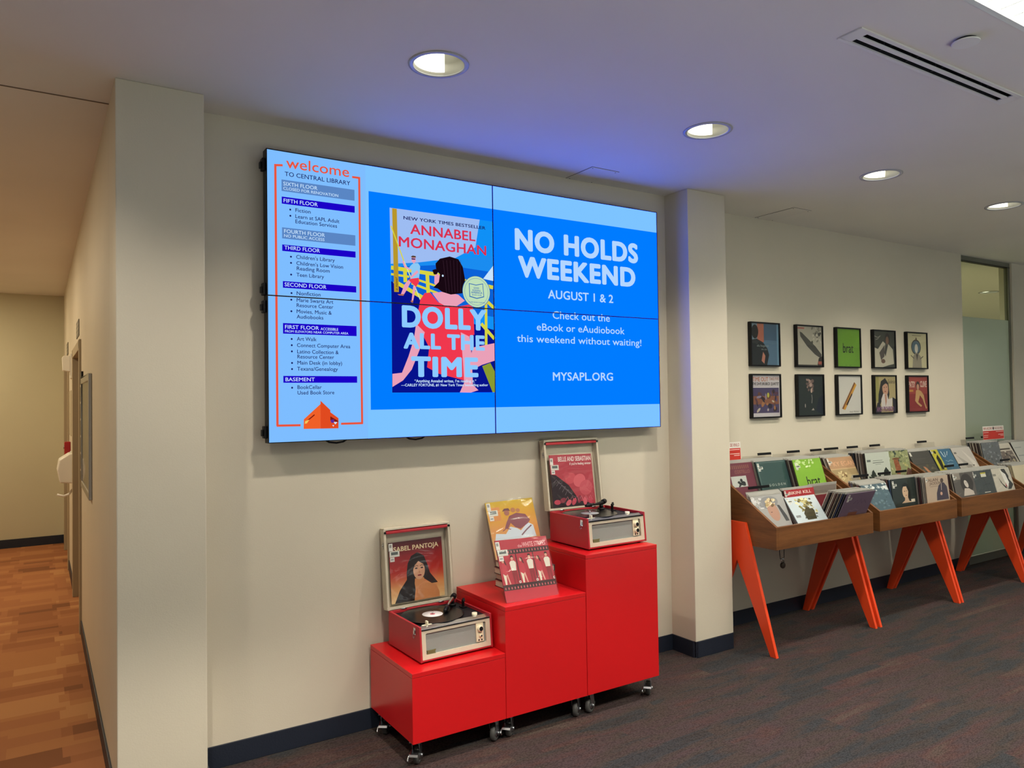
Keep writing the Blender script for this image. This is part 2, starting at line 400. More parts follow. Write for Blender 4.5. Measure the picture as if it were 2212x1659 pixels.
def wallbox(name, a, b, m=WALL, label=None): return struct(name, MB().box(a, b), m, label=label, cat='wall')
wallbox('wall_back', (XL1, 0, 0), (XR0 + 0.1, 0.12, H), label='pale wall behind the video screen')
struct('wall_left', MB().box((XL0, PLY, 0), (XL1, 0.12, H)), WALL, label='pale wall end beside the corridor opening', cat='wall', bevel=0.004)
struct('wall_pillar', MB().box((XR0, PRY, 0), (XR1, 0.2, H)), WALL, label='square pale pillar between the screen and the record bins', cat='wall', bevel=0.004)
WX0, WX1 = 6.43, 7.40
struct('wall_right', MB().box((XR1 - 0.05, YR, 0), (WX0, YR + 0.12, H)).box((WX1, YR, 0), (18, YR + 0.12, H)), WALL, label='pale wall behind the record bins', cat='wall')
# corridor wall with two door recesses
D1 = (2.60, 3.86); D2 = (5.05, 6.30); DH = 2.06
cw = MB()
for y0, y1 in ((0.12, D1[0]), (D1[1], D2[0]), (D2[1], YE)): cw.box((XL0, y0, 0), (XL0 + 0.14, y1, H))
for y0, y1 in (D1, D2): cw.box((XL0, y0, DH), (XL0 + 0.14, y1, H))
struct('wall_corridor', cw, WALL, label='long side wall of the corridor', cat='wall')
wallbox('wall_corridor_end', (-3.2, YE, 0), (XL0 + 0.14, YE + 0.1, H), ENDW, 'end wall of the corridor')
wallbox('wall_corridor_light_stop', (-3.2, -0.2, 0), (-3.08, YE, H), label='unseen side wall added to contain the corridor light')  # out of view, put in to shape the corridor light
TAN = mat('tan_door_frame', '#a8987c', 0.5); DOORM = mat('tan_door', '#8d7c63', 0.5)
for i, (y0, y1) in enumerate((D1, D2)):
    e = thing('door_%d' % (i + 1), ('nearer', 'farther')[i] + ' recessed doorway in the corridor wall', 'door'); e['kind'] = 'structure'
    e.location = (XL0 + 0.1, (y0 + y1) / 2, 0); oy = (y0 + y1) / 2; w = (y1 - y0) / 2
    MB().box((-0.005, -w + 0.05, 0.005), (0.035, w - 0.05, DH - 0.05)).obj('door_leaf', DOORM, e)
    fr = MB()
    for sy in (-1, 1): fr.box((-0.115, sy*w - (0.06 if sy > 0 else 0.02), 0), (0.035, sy*w + (0.02 if sy > 0 else 0.06), DH + 0.02))
    fr.box((-0.115, -w, DH - 0.05), (0.035, w, DH + 0.02)); fr.obj('door_frame', TAN, e, 0.003)
    MB().tube([(-0.005, w-0.12, 1.0), (-0.06, w-0.12, 1.0), (-0.06, w-0.24, 1.0)], 0.009).obj('door_handle', STEEL, e)
    MB().box((-0.0075, -w+0.08, 0.02), (-0.004, w-0.08, 0.22)).obj('kick_plate', mat('dull_brass', '#8a7a5e', 0.6), e)
# baseboards
T = 0.008
def base(name, mb, label): return struct(name, mb, NAVY, label=label, cat='baseboard', bevel=0.002)
base('baseboard_back', MB().box((XL1, -T, 0), (XR0, 0, HB)), 'dark navy baseboard below the video screen')
base('baseboard_left', MB().box((XL0 - T, PLY - T, 0), (XL1 + T, PLY, HB)).box((XL1, PLY, 0), (XL1 + T, -T, HB)).box((XL0 - T, PLY, 0), (XL0, D1[0] - 0.03, HB))
     .box((XL0 - T, D1[1] + 0.03, 0), (XL0, D2[0] - 0.03, HB)).box((XL0 - T, D2[1] + 0.03, 0), (XL0, YE, HB)), 'dark baseboard along the corridor wall')
base('baseboard_pillar', MB().prism([(XR0 - T, -T), (XR0 - T, PRY + 0.02), (XR0 + 0.012, PRY - T), (XR1 - 0.012, PRY - T), (XR1 + T, PRY + 0.02), (XR1 + T, YR - T), (XR1, YR - T), (XR1, PRY), (XR0, PRY), (XR0, -T)], 2, 0, HB), 'dark navy baseboard round the pillar')
base('baseboard_right', MB().box((XR1 + T, YR - T, 0), (WX0 - 0.01, YR, HB)).box((WX1 + 0.02, YR - T, 0), (11.5, YR, HB)), 'dark navy baseboard below the record bins')
base('baseboard_end', MB().box((-3.08, YE - T, 0), (XL0 - T, YE, HB)), 'black baseboard at the corridor end')
struct('trim_1', MB().box((-3.08, 0.098, H - 0.004), (XL0, 0.102, H)), mat('ceiling_joint', '#7b6652', 0.9), label='thin joint line across the corridor ceiling', cat='trim')

# tall glazed panel in the right wall
def frosted():
    m = bpy.data.materials.new('frosted_glass'); m.use_nodes = True
    nt = m.node_tree; nt.nodes.clear(); n = nt.nodes; l = nt.links
    d = n.new('ShaderNodeBsdfDiffuse'); d.inputs[0].default_value = lin('#b0b8aa')
    t = n.new('ShaderNodeBsdfTranslucent'); t.inputs[0].default_value = lin('#d2dccb')
    g = n.new('ShaderNodeBsdfGlossy'); g.inputs['Roughness'].default_value = 0.12
    fr = n.new('ShaderNodeFresnel'); fr.inputs[0].default_value = 1.6
    a = n.new('ShaderNodeMixShader'); a.inputs[0].default_value = 0.55; b = n.new('ShaderNodeMixShader'); o = n.new('ShaderNodeOutputMaterial')
    l.new(d.outputs[0], a.inputs[1]); l.new(t.outputs[0], a.inputs[2]); l.new(fr.outputs[0], b.inputs[0]); l.new(a.outputs[0], b.inputs[1]); l.new(g.outputs[0], b.inputs[2]); l.new(b.outputs[0], o.inputs[0])
    return m
win = thing('window_1', 'tall narrow glazed panel, clear above and frosted below', 'window', (WX0, YR + 0.03, 0)); win['kind'] = 'structure'
ww = WX1 - WX0
MB().box((0.002, 0, 0.075), (ww - 0.03, 0.008, 2.33)).obj('frosted_glass', frosted(), win)
MB().box((0.002, 0, 2.331), (ww - 0.03, 0.008, 2.862)).obj('clear_glass', clear_mat('tinted_glass', (0.80, 0.84, 0.74), 0.06, 0.01), win)
MB().box((0, -0.012, 2.865), (ww, 0.03, 2.905)).obj('head_rail', mat('olive_grey_metal', '#77776a', 0.4, 0.3), win)
MB().box((0, -0.014, 2.858), (ww, 0.03, 2.8645)).obj('seal', BLACK, win)
MB().box((0, -0.012, 0), (ww, 0.03, 0.07)).obj('sill_rail', mat('olive_grey_metal'), win)
MB().box((ww - 0.03, -0.012, 0.07), (ww, 0.03, 2.858)).obj('side_rail', mat('olive_grey_metal'), win)
# the space behind the glass
wallbox('wall_behind_glass', (5.2, 5.1, 0), (18, 5.2, H), mat('olive_wall', '#a09a7c', 0.8), 'olive wall seen through the glass')
wallbox('wall_behind_glass_right', (17.9, 0.26, 0), (18, 5.1, H), mat('olive_wall'), 'side wall seen through the glass')
wallbox('wall_behind_glass_left', (5.2, 0.26, 0), (5.3, 5.1, H), mat('olive_wall'), 'left side wall of the space behind the glass')

# ------------------------------------------------------------------ ceiling fittings
LAMP = emis('lamp_glow', (1.0, 0.97, 0.82), 3.0)
REFL = mat('reflector', '#8c8a7e', 0.45, 0.3)
RIM = mat('white_rim', '#b9b9be', 0.25)
def downlight(x, y, label, power, rot=0.0):
    t = thing('recessed_downlight', label, 'ceiling light', (x, y, H), (0, 0, rot), 'recessed downlights')
    MB().lathe([(0.104, 0.0), (0.117, -0.001), (0.117, -0.004), (0.099, -0.0045), (0.100, 0.0)], n=40).obj('trim_ring', RIM, t)
    MB().lathe([(0.1035, -0.001), (0.098, 0.05), (0.08, 0.11), (0.05, 0.13), (0.0, 0.131)], n=40).obj('reflector', REFL, t)
    # flat lens over the left part of the opening, the rest is open reflector
    P = []; q = math.acos(0.022 / 0.095); d0 = math.atan2(-0.535, 0.845)
    for i in range(29):
        a = d0 + q + (2*PI - 2*q) * i / 28; P.append((0.095*math.cos(a), 0.095*math.sin(a)))
    lens = MB().prism(P, 2, 0.010, 0.045)
    lens.obj('lens', LAMP, t)
    ld = bpy.data.lights.new('downlight_beam', 'SPOT'); ld.energy = power; ld.color = WARM; ld.spot_size = math.radians(128); ld.spot_blend = 0.75; ld.shadow_soft_size = 0.045
    lo = bpy.data.objects.new('downlight_beam', ld); COL.objects.link(lo); lo.parent = t; lo.location = (-0.03, 0.02, 0.004)
    return t
names = ['large round downlight above the left part of the screen', 'round downlight above the right part of the screen', 'round downlight in front of the first framed covers, third from the left',
         'small round downlight at the right edge, farthest along the row', 'next downlight of the row beyond the right edge', 'downlight of the row at the corridor mouth, left of the view']
for (x, y), nm, rz in zip(DL, names, (5, -15, -26, -34, -38, 0)): downlight(x, y, nm, SPOT_W * (0.7 if x < 0 else 1.0), math.radians(rz))
downlight(BACKDL[0], BACKDL[1], 'downlight seen through the clear top of the glass panel', SPOT_W * 1.5)
for xx, yy in ((7.2, 1.6), (7.2, 3.6), (11.2, 3.2), (14.5, 2.0)):  # added unseen fill to brighten the space behind the glass
    ld = bpy.data.lights.new('back_room_fill', 'AREA'); ld.shape = 'DISK'; ld.size = 0.3; ld.energy = 60; ld.color = (1.0, 0.97, 0.85)
    lo = bpy.data.objects.new('back_room_fill', ld); COL.objects.link(lo); lo.location = (xx, yy, H - 0.01)
# slot air diffuser
def vent():
    x0, y0, x1, y1 = VENT; w = x1 - x0; d = y1 - y0
    t = thing('air_diffuser', 'long white ceiling air diffuser with two black slots', 'air vent', (x0, y0, H))
    m = MB(); f = 0.016
    m.box((0, 0, -0.006), (w, f, 0)).box((0, d - f, -0.006), (w, d, 0)).box((0, f, -0.006), (0.06, d - f, 0)).box((w - 0.06, f, -0.006), (w, d - f, 0))
    m.box((0.06, d/2 - 0.010, -0.006), (w - 0.06, d/2 + 0.010, 0.0)); m.obj('frame', mat('diffuser_white', '#e4e2dc', 0.4), t, 0.0015)
    b = MB(); b.box((0.02, 0.013, 0.05), (w - 0.02, d - 0.013, 0.055))
    b.box((0.02, 0.0125, 0.0005), (w - 0.02, 0.0135, 0.05)).box((0.02, d - 0.0135, 0.0005), (w - 0.02, d - 0.0125, 0.05)); b.box((0.0195, 0.0125, 0.0005), (0.0205, d - 0.0125, 0.05)).box((w - 0.0205, 0.0125, 0.0005), (w - 0.0195, d - 0.0125, 0.05)); b.obj('plenum', SLOT, t)
    for i in range(2):
        yy = f + 0.002 if i == 0 else d/2 + 0.012
        for k in range(1, 6): MB().box((0.06 + (w - 0.12) * k / 6 - 0.003, yy, 0.004), (0.06 + (w - 0.12) * k / 6 + 0.003, yy + 0.021, 0.03)).obj('slot_blade', mat('slot_grey', '#2c2c30', 0.6), t)
vent()
def plate():
    t = thing('ceiling_cover_plate', 'round white cover plate on the ceiling beside the air diffuser', 'cover plate', (2.016, -2.124, H))
    MB().cyl((0, 0, -0.014), 0.047, 0.006, n=40).obj('disc', mat('diffuser_white'), t, 0.002); MB().cyl((0, 0, -0.008), 0.036, 0.008, n=32).obj('collar', BLACK, t)
plate()
def hatch(x0, y0, x1, y1, label):
    t = thing('access_panel', label, 'access panel', (x0, y0, H)); w, d = x1 - x0, y1 - y0
    MB().box((0, 0, -0.0035), (w, d, 0)).obj('panel', CEIL, t, 0.001)
    g = 0.003; MB().box((-g, -g, -0.001), (w + g, 0, 0)).box((-g, d, -0.001), (w + g, d + g, 0)).box((-g, 0, -0.001), (0, d, 0)).box((w, 0, -0.001), (w + g, d, 0)).obj('joint', mat('panel_joint', '#4a443e', 0.9), t)
    for sx in (0.014, w - 0.014):
        for sy in (0.014, d - 0.014): MB().cyl((sx, sy, -0.0045), 0.0035, 0.0015, n=10).obj('screw', BLACK, t)
hatch(1.757, -0.25, 1.95, -0.004, 'square ceiling access panel just above the right part of the video wall')
hatch(3.543, -0.23, 3.73, 0.10, 'square ceiling access panel above the framed record covers')
# long louvred light
def troffer():
    x0, y0, x1, y1 = TRO; w, d = x1 - x0, y1 - y0
    t = thing('louvred_light', 'long bright louvred ceiling light at the top right corner', 'ceiling light', (x0, y0, H))
    WH = mat('louvre_white', '#e9eee6', 0.3)
    MB().box((-0.006, -0.006, 0.0), (w + 0.006, 0, 0.14)).box((-0.006, d, 0.0), (w + 0.006, d + 0.006, 0.14)).box((-0.006, 0, 0.0), (0, d, 0.14)).box((w, 0, 0.0), (w + 0.006, d, 0.14)).box((0, 0, 0.135), (w, d, 0.14)).obj('housing', WH, t)
    MB().box((0, 0, 0.1), (w, d, 0.104)).obj('diffuser', emis('tube_glow', (0.93, 1.0, 0.90), 1.6), t)
    f = 0.016; g = 0.005
    MB().box((-f, -f, -0.004), (w + f, g, -0.0005)).box((-f, d - g, -0.004), (w + f, d + f, -0.0005)).box((-f, g, -0.004), (g, d - g, -0.0005)).box((w - g, g, -0.004), (w + f, d - g, -0.0005)).obj('flange', WH, t, 0.001)
    n = int(w / 0.09)
    lv = MB()
    for i in range(1, n): lv.box((w*i/n - 0.003, 0, 0.004), (w*i/n + 0.003, d, 0.05))
    for yy in (d/3, 2*d/3): lv.box((0, yy - 0.003, 0.004), (w, yy + 0.003, 0.05))
    lv.obj('louvre', WH, t)
    ld = bpy.data.lights.new('troffer_light', 'AREA'); ld.shape = 'RECTANGLE'; ld.size = w * 0.96; ld.size_y = d * 0.9; ld.energy = TROFFER_W; ld.color = (1.0, 0.93, 0.80)
    lo = bpy.data.objects.new('troffer_light', ld); COL.objects.link(lo); lo.parent = t; lo.location = (w/2, d/2, 0.095)
troffer()
# unseen fill spots added behind the viewer; their floor bounce brightens the ceiling
for i, xx in enumerate((-1.5, 1.5, 4.5, 7.5)):
    ld = bpy.data.lights.new('hall_fill', 'SPOT'); ld.energy = HALL_FILL_W; ld.color = (0.80, 0.93, 1.0); ld.spot_size = math.radians(84); ld.spot_blend = 0.4; ld.shadow_soft_size = 0.15
    lo = bpy.data.objects.new('hall_fill', ld); COL.objects.link(lo); lo.location = (xx, -6.6, H - 0.01)
# second row of downlights over the viewer's head, left of the long louvred light
for xx in (-1.0, 0.35):
    ld = bpy.data.lights.new('near_row_lamp', 'SPOT'); ld.energy = 260; ld.color = WARM; ld.spot_size = math.radians(104); ld.spot_blend = 0.25; ld.shadow_soft_size = 0.06
    lo = bpy.data.objects.new('near_row_lamp', ld); COL.objects.link(lo); lo.location = (xx, -2.75, H - 0.012)
# corridor lamps (their fittings are out of view)
for i, yy in enumerate((1.2, 3.4, 5.5)):
    ld = bpy.data.lights.new('corridor_lamp', 'AREA'); ld.shape = 'DISK'; ld.size = 0.22; ld.energy = CORRIDOR_W * (0.45, 1.0, 1.15)[i]; ld.color = (1.0, 0.83, 0.56)
    lo = bpy.data.objects.new('corridor_lamp', ld); COL.objects.link(lo); lo.location = (-1.95, yy, H - 0.01)

# ------------------------------------------------------------------ things on the corridor wall
def corridor_things():
    x = XL0
    t = thing('notice_case', 'aluminium framed notice case on the near corridor wall', 'notice case', (x, 1.335, 1.07)); w, h = 0.915, 0.72
    MB().box((-0.018, 0, 0), (0, 0.04, h)).box((-0.018, w - 0.04, 0), (0, w, h)).box((-0.018, 0.04, 0), (0, w - 0.04, 0.04)).box((-0.018, 0.04, h - 0.04), (0, w - 0.04, h)).obj('frame', ALU, t, 0.004)
    MB().box((-0.006, 0.04, 0.04), (0, w - 0.04, h - 0.04)).obj('backing', mat('notice_grey', '#8a8377', 0.7), t)
    MB().box((-0.014, 0.04, 0.04), (-0.012, w - 0.04, h - 0.04)).obj('pane', PANE, t)
    t = thing('directory_strip', 'narrow black strip sign between the notice case and the first doorway', 'sign', (x, 2.30, 1.10))
    MB().box((-0.012, 0, 0), (0, 0.16, 0.74)).obj('board', BLACK, t)
    a = Art()
    for k in range(6): a.rect(0.02, 0.06 + k * 0.115, 0.14, 0.075 + k * 0.115, '#d8d4c8')
    a.obj('insert', 1, 1, t, (-0.0122, 0.16, 0), (0, 0, -PI/2))
    for y0, lab in ((2.85, 'grey room plaque above the nearer corridor doorway'), (5.2, 'grey room plaque above the farther corridor doorway')):
        t = thing('room_plaque', lab, 'sign', (x, y0, 2.13), group=None)
        MB().box((-0.006, 0, 0), (0, 0.40, 0.12)).obj('plate', mat('plaque_grey', '#6f6a5e', 0.5), t)
        a = Art()
        for k in range(3):
            for q in range(6): a.rect(0.03 + q*0.058, 0.02 + k*0.032, 0.06 + q*0.058 + 0.012*((q*k) % 2), 0.036 + k*0.032, '#bdb49c')
        a.obj('raised_text', 1, 1, t, (-0.0062, 0.40, 0), (0, 0, -PI/2))
    t = thing('soap_dispenser', 'white hand sanitizer dispenser on the corridor wall', 'dispenser', (x, 4.05, 0.93))
    MB().prism([(0, 0), (-0.10, 0.01), (-0.12, 0.12), (-0.105, 0.21), (-0.03, 0.26), (0, 0.265)], 1, 0, 0.28).obj('cover', WHITE, t, 0.012, seg=3)
    MB().prism([(0, 0.262), (-0.022, 0.262), (-0.018, 0.275), (0, 0.275)], 1, 0.1, 0.18).obj('latch', WHITE, t)
    MB().tube([(0.0, 0.14, -0.06), (-0.03, 0.14, -0.105), (-0.07, 0.14, -0.118), (-0.12, 0.14, -0.10)], [0.008, 0.011, 0.011, 0.009]).obj('drip_tray', WHITE, t)
    t = thing('fire_alarm_pull', 'small red fire alarm pull station on the corridor wall', 'fire alarm', (x, 4.66, 1.13))
    MB().box((-0.05, 0, 0), (0, 0.10, 0.14)).obj('body', mat('alarm_red', '#a01418', 0.35), t, 0.006); MB().cyl((-0.058, 0.05, 0.09), 0.016, 0.01, axis=0, n=16).obj('handle', STEEL, t)
    t = thing('wall_device', 'small white box high on the corridor wall', 'wall box', (x, 4.34, 1.86))
    MB().box((-0.012, 0, 0), (0, 0.22, 0.22)).obj('plate', WHITE, t); MB().prism([(-0.012, 0.06), (-0.07, 0.07), (-0.075, 0.19), (-0.06, 0.205), (-0.012, 0.205)], 1, 0.03, 0.17).obj('cover', WHITE, t, 0.004)
    for y0, lab in ((4.42, 'thin paper notice on the corridor wall beside the dispenser'), (4.86, 'thin paper notice by the farther corridor doorway')):
        t = thing('paper_notice', lab, 'notice', (x, y0, 1.33)); MB().box((-0.004, 0, 0), (0, 0.2, 0.42)).obj('sheet', mat('notice_tan', '#b3a68a', 0.7), t)
corridor_things()

SCR=[
('T', 'welcome', 0.0905, 0.3922, 1.2638, 0.0485, 'o', 1),
('T', 'TO CENTRAL LIBRARY', 0.0837, 0.3972, 1.2245, 0.02, 'n', 1),
('R',0.069,1.1527,0.418,1.2057,'g'),
('T', 'SIXTH FLOOR', 0.0769, 0.2362, 1.1797, 0.017, 'w', 1),
('T', 'CLOSED FOR RENOVATION', 0.0767, 0.3368, 1.16, 0.013, 'w', 1),
('R',0.0693,1.0945,0.4184,1.127,'b'),
('T', 'FIFTH FLOOR', 0.0776, 0.237, 1.1017, 0.0175, 'w', 1),
('T', 'Fiction', 0.1318, 0.2027, 1.0642, 0.0171, 'n', 1),
('D',0.1079,1.0713,0.0045,'n'),
('T', 'Learn at SAPL Adult', 0.1315, 0.3414, 1.0353, 0.0171, 'n', 1),
('D',0.1082,1.0428,0.0045,'n'),
('T', 'Education Services', 0.1313, 0.3295, 1.0117, 0.0171, 'n', 1),
('R',0.0698,0.9345,0.4201,0.9854,'g'),
('T', 'FOURTH FLOOR', 0.0792, 0.2699, 0.9613, 0.017, 'w', 1),
('T', 'NO PUBLIC ACCESS', 0.079, 0.2676, 0.9419, 0.013, 'w', 1),
('R',0.0697,0.877,0.4205,0.9067,'b'),
('T', 'THIRD FLOOR', 0.0794, 0.2452, 0.885, 0.0175, 'w', 1),
('T', "Children's Library", 0.1337, 0.3166, 0.847, 0.0171, 'n', 1),
('D',0.1093,0.8537,0.0045,'n'),
('T', "Children's Low Vision", 0.1344, 0.3574, 0.8181, 0.0171, 'n', 1),
('D',0.1095,0.8252,0.0045,'n'),
('T', 'Reading Room', 0.1357, 0.2913, 0.7941, 0.0171, 'n', 1),
('T', 'Teen Library', 0.1339, 0.2637, 0.7645, 0.0171, 'n', 1),
('D',0.1095,0.7712,0.0045,'n'),
('R',0.0715,0.7083,0.422,0.7387,'b'),
('T', 'SECOND FLOOR', 0.0792, 0.2747, 0.7157, 0.0175, 'w', 1),
('T', 'Nonfiction', 0.1345, 0.2467, 0.6787, 0.0171, 'n', 1),
('D',0.1106,0.6861,0.0045,'n'),
('T', 'Marie Swartz Art', 0.1342, 0.3077, 0.6476, 0.0171, 'n', 1),
('D',0.1093,0.6554,0.0045,'n'),
('T', 'Resource Center', 0.134, 0.3075, 0.6234, 0.0171, 'n', 1),
('T', 'Movies, Music &', 0.1337, 0.2993, 0.5952, 0.0171, 'n', 1),
('D',0.1093,0.6023,0.0045,'n'),
('T', 'Audiobooks', 0.1334, 0.2587, 0.5706, 0.0171, 'n', 1),
('R',0.0705,0.4981,0.4216,0.5464,'b'),
('T', 'FIRST FLOOR', 0.0793, 0.2374, 0.5211, 0.0169, 'w', 1),
('T', 'ACCESSIBLE', 0.2452, 0.3303, 0.5206, 0.0123, 'w', 1),
('T', 'FROM ELEVATORS NEAR COMPUTER AREA', 0.0791, 0.3801, 0.5044, 0.0105, 'w', 1),
('T', 'Art Walk', 0.1334, 0.2255, 0.4678, 0.0171, 'n', 1),
('D',0.1095,0.4746,0.0045,'n'),
('T', 'Connect Computer Area', 0.1337, 0.3892, 0.4388, 0.0171, 'n', 1),
('D',0.1098,0.4461,0.0045,'n'),
('T', 'Latino Collection &', 0.1344, 0.3313, 0.4092, 0.0171, 'n', 1),
('D',0.11,0.4176,0.0045,'n'),
('T', 'Resource Center', 0.1351, 0.3093, 0.3861, 0.0171, 'n', 1),
('T', 'Main Desk (in lobby)', 0.1349, 0.3479, 0.358, 0.0171, 'n', 1),
('D',0.1104,0.3645,0.0045,'n'),
('T', 'Texana/Genealogy', 0.1336, 0.3268, 0.3298, 0.0171, 'n', 1),
('D',0.1102,0.3365,0.0045,'n'),
('R',0.0701,0.2737,0.422,0.3049,'b'),
('T', 'BASEMENT', 0.0799, 0.2154, 0.2807, 0.0169, 'w', 1),
('T', 'BookCellar', 0.1342, 0.2481, 0.2448, 0.0171, 'n', 1),
('D',0.1098,0.2508,0.0045,'n'),
('T', 'Used Book Store', 0.1345, 0.3087, 0.2195, 0.0171, 'n', 1),
('P',[(0.0363,1.2724),(0.0369,0.0781),(0.0474,0.0781),(0.0468,1.2724)],'o'),
('P',[(0.0383,1.2618),(0.0755,1.2668),(0.0742,1.2767),(0.037,1.2717)],'o'),
('P',[(0.407,1.2619),(0.4458,1.2625),(0.4457,1.2725),(0.4068,1.2719)],'o'),
('P',[(0.4373,1.2718),(0.4398,0.0759),(0.4503,0.076),(0.4478,1.2718)],'o'),
('P',[(0.3397,0.074),(0.449,0.074),(0.449,0.084),(0.3397,0.084)],'o'),
('P',[(0.0382,0.0742),(0.1471,0.073),(0.1472,0.083),(0.0383,0.0842)],'o'),
('P',[(0.1626,0.1048),(0.2417,0.1743),(0.2405,0.0593),(0.1611,0.0604)],'B1'),
('P',[(0.2418,0.1897),(0.2884,0.1453),(0.2883,0.135),(0.3277,0.1057),(0.3272,0.0581),(0.2405,0.0593)],'B2'),
('P',[(0.1639,0.0881),(0.2118,0.1274),(0.2138,0.1223),(0.169,0.0869)],'B3'),
('P',[(0.1654,0.0845),(0.1686,0.096),(0.188,0.1026),(0.1766,0.0857)],'B4'),
('P',[(0.2881,0.1155),(0.3265,0.0928),(0.3249,0.0866),(0.2879,0.0964)],'B3'),
('P',[(0.2885,0.098),(0.3064,0.1011),(0.3052,0.0841),(0.2915,0.086)],'pu'),
('P',[(0.3037,0.0883),(0.3222,0.0878),(0.3115,0.0767)],'w'),
('P',[(0.2967,0.074),(0.3062,0.0737),(0.3029,0.0666)],'w'),
('R',0.4899,0.1422,2.3884,1.21,'p'),
('R',0.6002,0.2225,1.1943,1.142,'sky'),
('P',[(0.6046,0.8634),(0.8473,0.8957),(1.1924,0.9556),(1.1924,0.6508),(0.6057,0.6853)],'sea1'),
('P',[(0.6045,0.8472),(0.8971,0.8832),(1.1928,0.8677),(1.1921,0.6273),(0.6056,0.6745)],'sea2'),
('P',[(0.5989,1.1422),(1.1136,1.1426),(1.0854,0.9919),(0.961,0.9228),(0.7434,0.881),(0.6018,0.8631)],'sail'),
('P',[(1.1932,0.9029),(1.1302,0.8278),(1.1923,0.8208)],'w'),
('P',[(0.6026,0.7769),(0.7597,0.7113),(0.7711,0.6512),(1.1947,0.5563),(1.1909,0.2221),(0.602,0.2247),(0.6037,0.7169)],'deck'),
('P',[(0.6027,0.8344),(0.8585,0.8196),(0.8596,0.8395),(0.6039,0.8543)],'y'),
('P',[(0.8577,0.8196),(1.1892,0.7756),(1.1918,0.7954),(0.8604,0.8395)],'y'),
('P',[(0.6026,0.8065),(0.7004,0.8006),(0.7011,0.8115),(0.6033,0.8174)],'y'),
('P',[(0.7054,0.7984),(0.8571,0.7626),(0.8596,0.7733),(0.7079,0.8091)],'y'),
('P',[(0.6675,0.8476),(0.6697,0.7768),(0.6897,0.7774),(0.6875,0.8482)],'y'),
('P',[(0.7905,0.83),(0.7955,0.7248),(0.8154,0.7258),(0.8105,0.8309)],'y'),
('P',[(0.7107,0.7683),(0.8875,0.7193),(0.8907,0.7309),(0.7139,0.7798)],'y'),
('P',[(0.614,0.769),(0.7675,0.6974),(0.776,0.7156),(0.6224,0.7871)],'y'),
('P',[(1.1377,0.7176),(1.1349,0.4671),(1.1509,0.4669),(1.1537,0.7174)],'y'),
('P',[(1.1078,0.5816),(1.1879,0.503),(1.2005,0.5158),(1.1204,0.5944)],'y'),
('P',[(1.1234,0.7212),(1.1904,0.6667),(1.2017,0.6807),(1.1347,0.7351)],'y'),
('P',[(1.0901,0.6926),(1.1639,0.7028),(1.1612,0.7226),(1.0874,0.7124)],'y'),
('P',[(0.6119,1.1409),(0.618,0.7246),(0.643,0.7249),(0.6369,1.1413)],'mast'),
('P',[(0.6021,1.0512),(0.6692,0.8817),(0.6748,0.884),(0.6077,1.0534)],'y'),
('P',[(0.6692,0.8816),(0.7568,0.6934),(0.7622,0.696),(0.6747,0.8841)],'rope'),
('P',[(0.669,0.8853),(0.6835,0.8566),(0.7131,0.8454),(0.7041,0.8392),(0.6746,0.8504),(0.6631,0.8793)],'sk'),
('P',[(0.7133,0.8673),(0.7253,0.8766),(0.7494,0.8787),(0.7613,0.8632),(0.7546,0.802),(0.7096,0.7958),(0.7131,0.8454),(0.6952,0.8466)],'tee'),
('P',[(0.743,0.8424),(0.7519,0.8321),(0.7126,0.7988),(0.7037,0.8035)],'sk'),
('P',[(0.7125,0.7971),(0.7516,0.8045),(0.7544,0.7826),(0.7361,0.7565),(0.6946,0.7892)],'dress'),
('P',[(0.6958,0.7893),(0.7076,0.7792),(0.6822,0.7337),(0.6672,0.7109),(0.6525,0.7126),(0.6737,0.7658)],'sk'),
('P',[(0.7211,0.761),(0.7361,0.7565),(0.7266,0.7147),(0.7185,0.6812),(0.7114,0.6863),(0.7166,0.725)],'sk'),
('P',[(0.635,0.7142),(0.6702,0.7165),(0.6672,0.7081),(0.6437,0.7083)],'br'),
('P',[(0.7054,0.6859),(0.7203,0.6868),(0.7184,0.6757),(0.7083,0.6779)],'br'),
('P',[(0.7137,0.9085),(0.7347,0.9132),(0.7374,0.8859),(0.7253,0.8739),(0.7135,0.8866)],'sk'),
('P',[(0.7096,0.9081),(0.7198,0.9146),(0.7365,0.9134),(0.7376,0.9052),(0.7167,0.9033)],'hr'),
('P',[(0.7125,0.9002),(0.7364,0.9001),(0.7327,0.8943),(0.7148,0.8938)],'n'),
('P',[(0.827,0.7316),(0.8956,0.7445),(0.9781,0.7329),(1.0166,0.7039),(0.9581,0.6664),(0.8822,0.6678)],'sk'),
('P',[(0.7595,0.694),(0.7841,0.7287),(0.8147,0.7335),(0.8575,0.6888),(0.9074,0.6664),(0.9903,0.6739),(1.0622,0.6894),(1.0679,0.6091),(1.0703,0.5284),(1.0209,0.5038),(1.0055,0.2861),(0.8597,0.3194),(0.7923,0.3521),(0.8056,0.4523),(0.7816,0.496),(0.7341,0.577)],'dress'),
('P',[(0.7341,0.5715),(0.782,0.5292),(0.7569,0.451),(0.7077,0.3402),(0.6597,0.2853),(0.6023,0.2527),(0.603,0.3175),(0.6543,0.3233),(0.6905,0.4056),(0.7213,0.494)],'sk'),
('P',[(0.9888,0.5369),(1.0406,0.5159),(1.0525,0.4128),(1.0574,0.2632),(1.0902,0.2343),(1.0439,0.2219),(0.9789,0.2234),(1.0053,0.2747),(1.0,0.3775)],'sk'),
('P',[(1.0596,0.459),(1.1939,0.486),(1.1929,0.3921),(1.1116,0.3676),(1.0583,0.3438),(1.046,0.4127)],'sk'),
('P',[(1.1149,0.3618),(1.1655,0.38),(1.1922,0.3335),(1.1909,0.2221),(1.1773,0.2222)],'yg'),
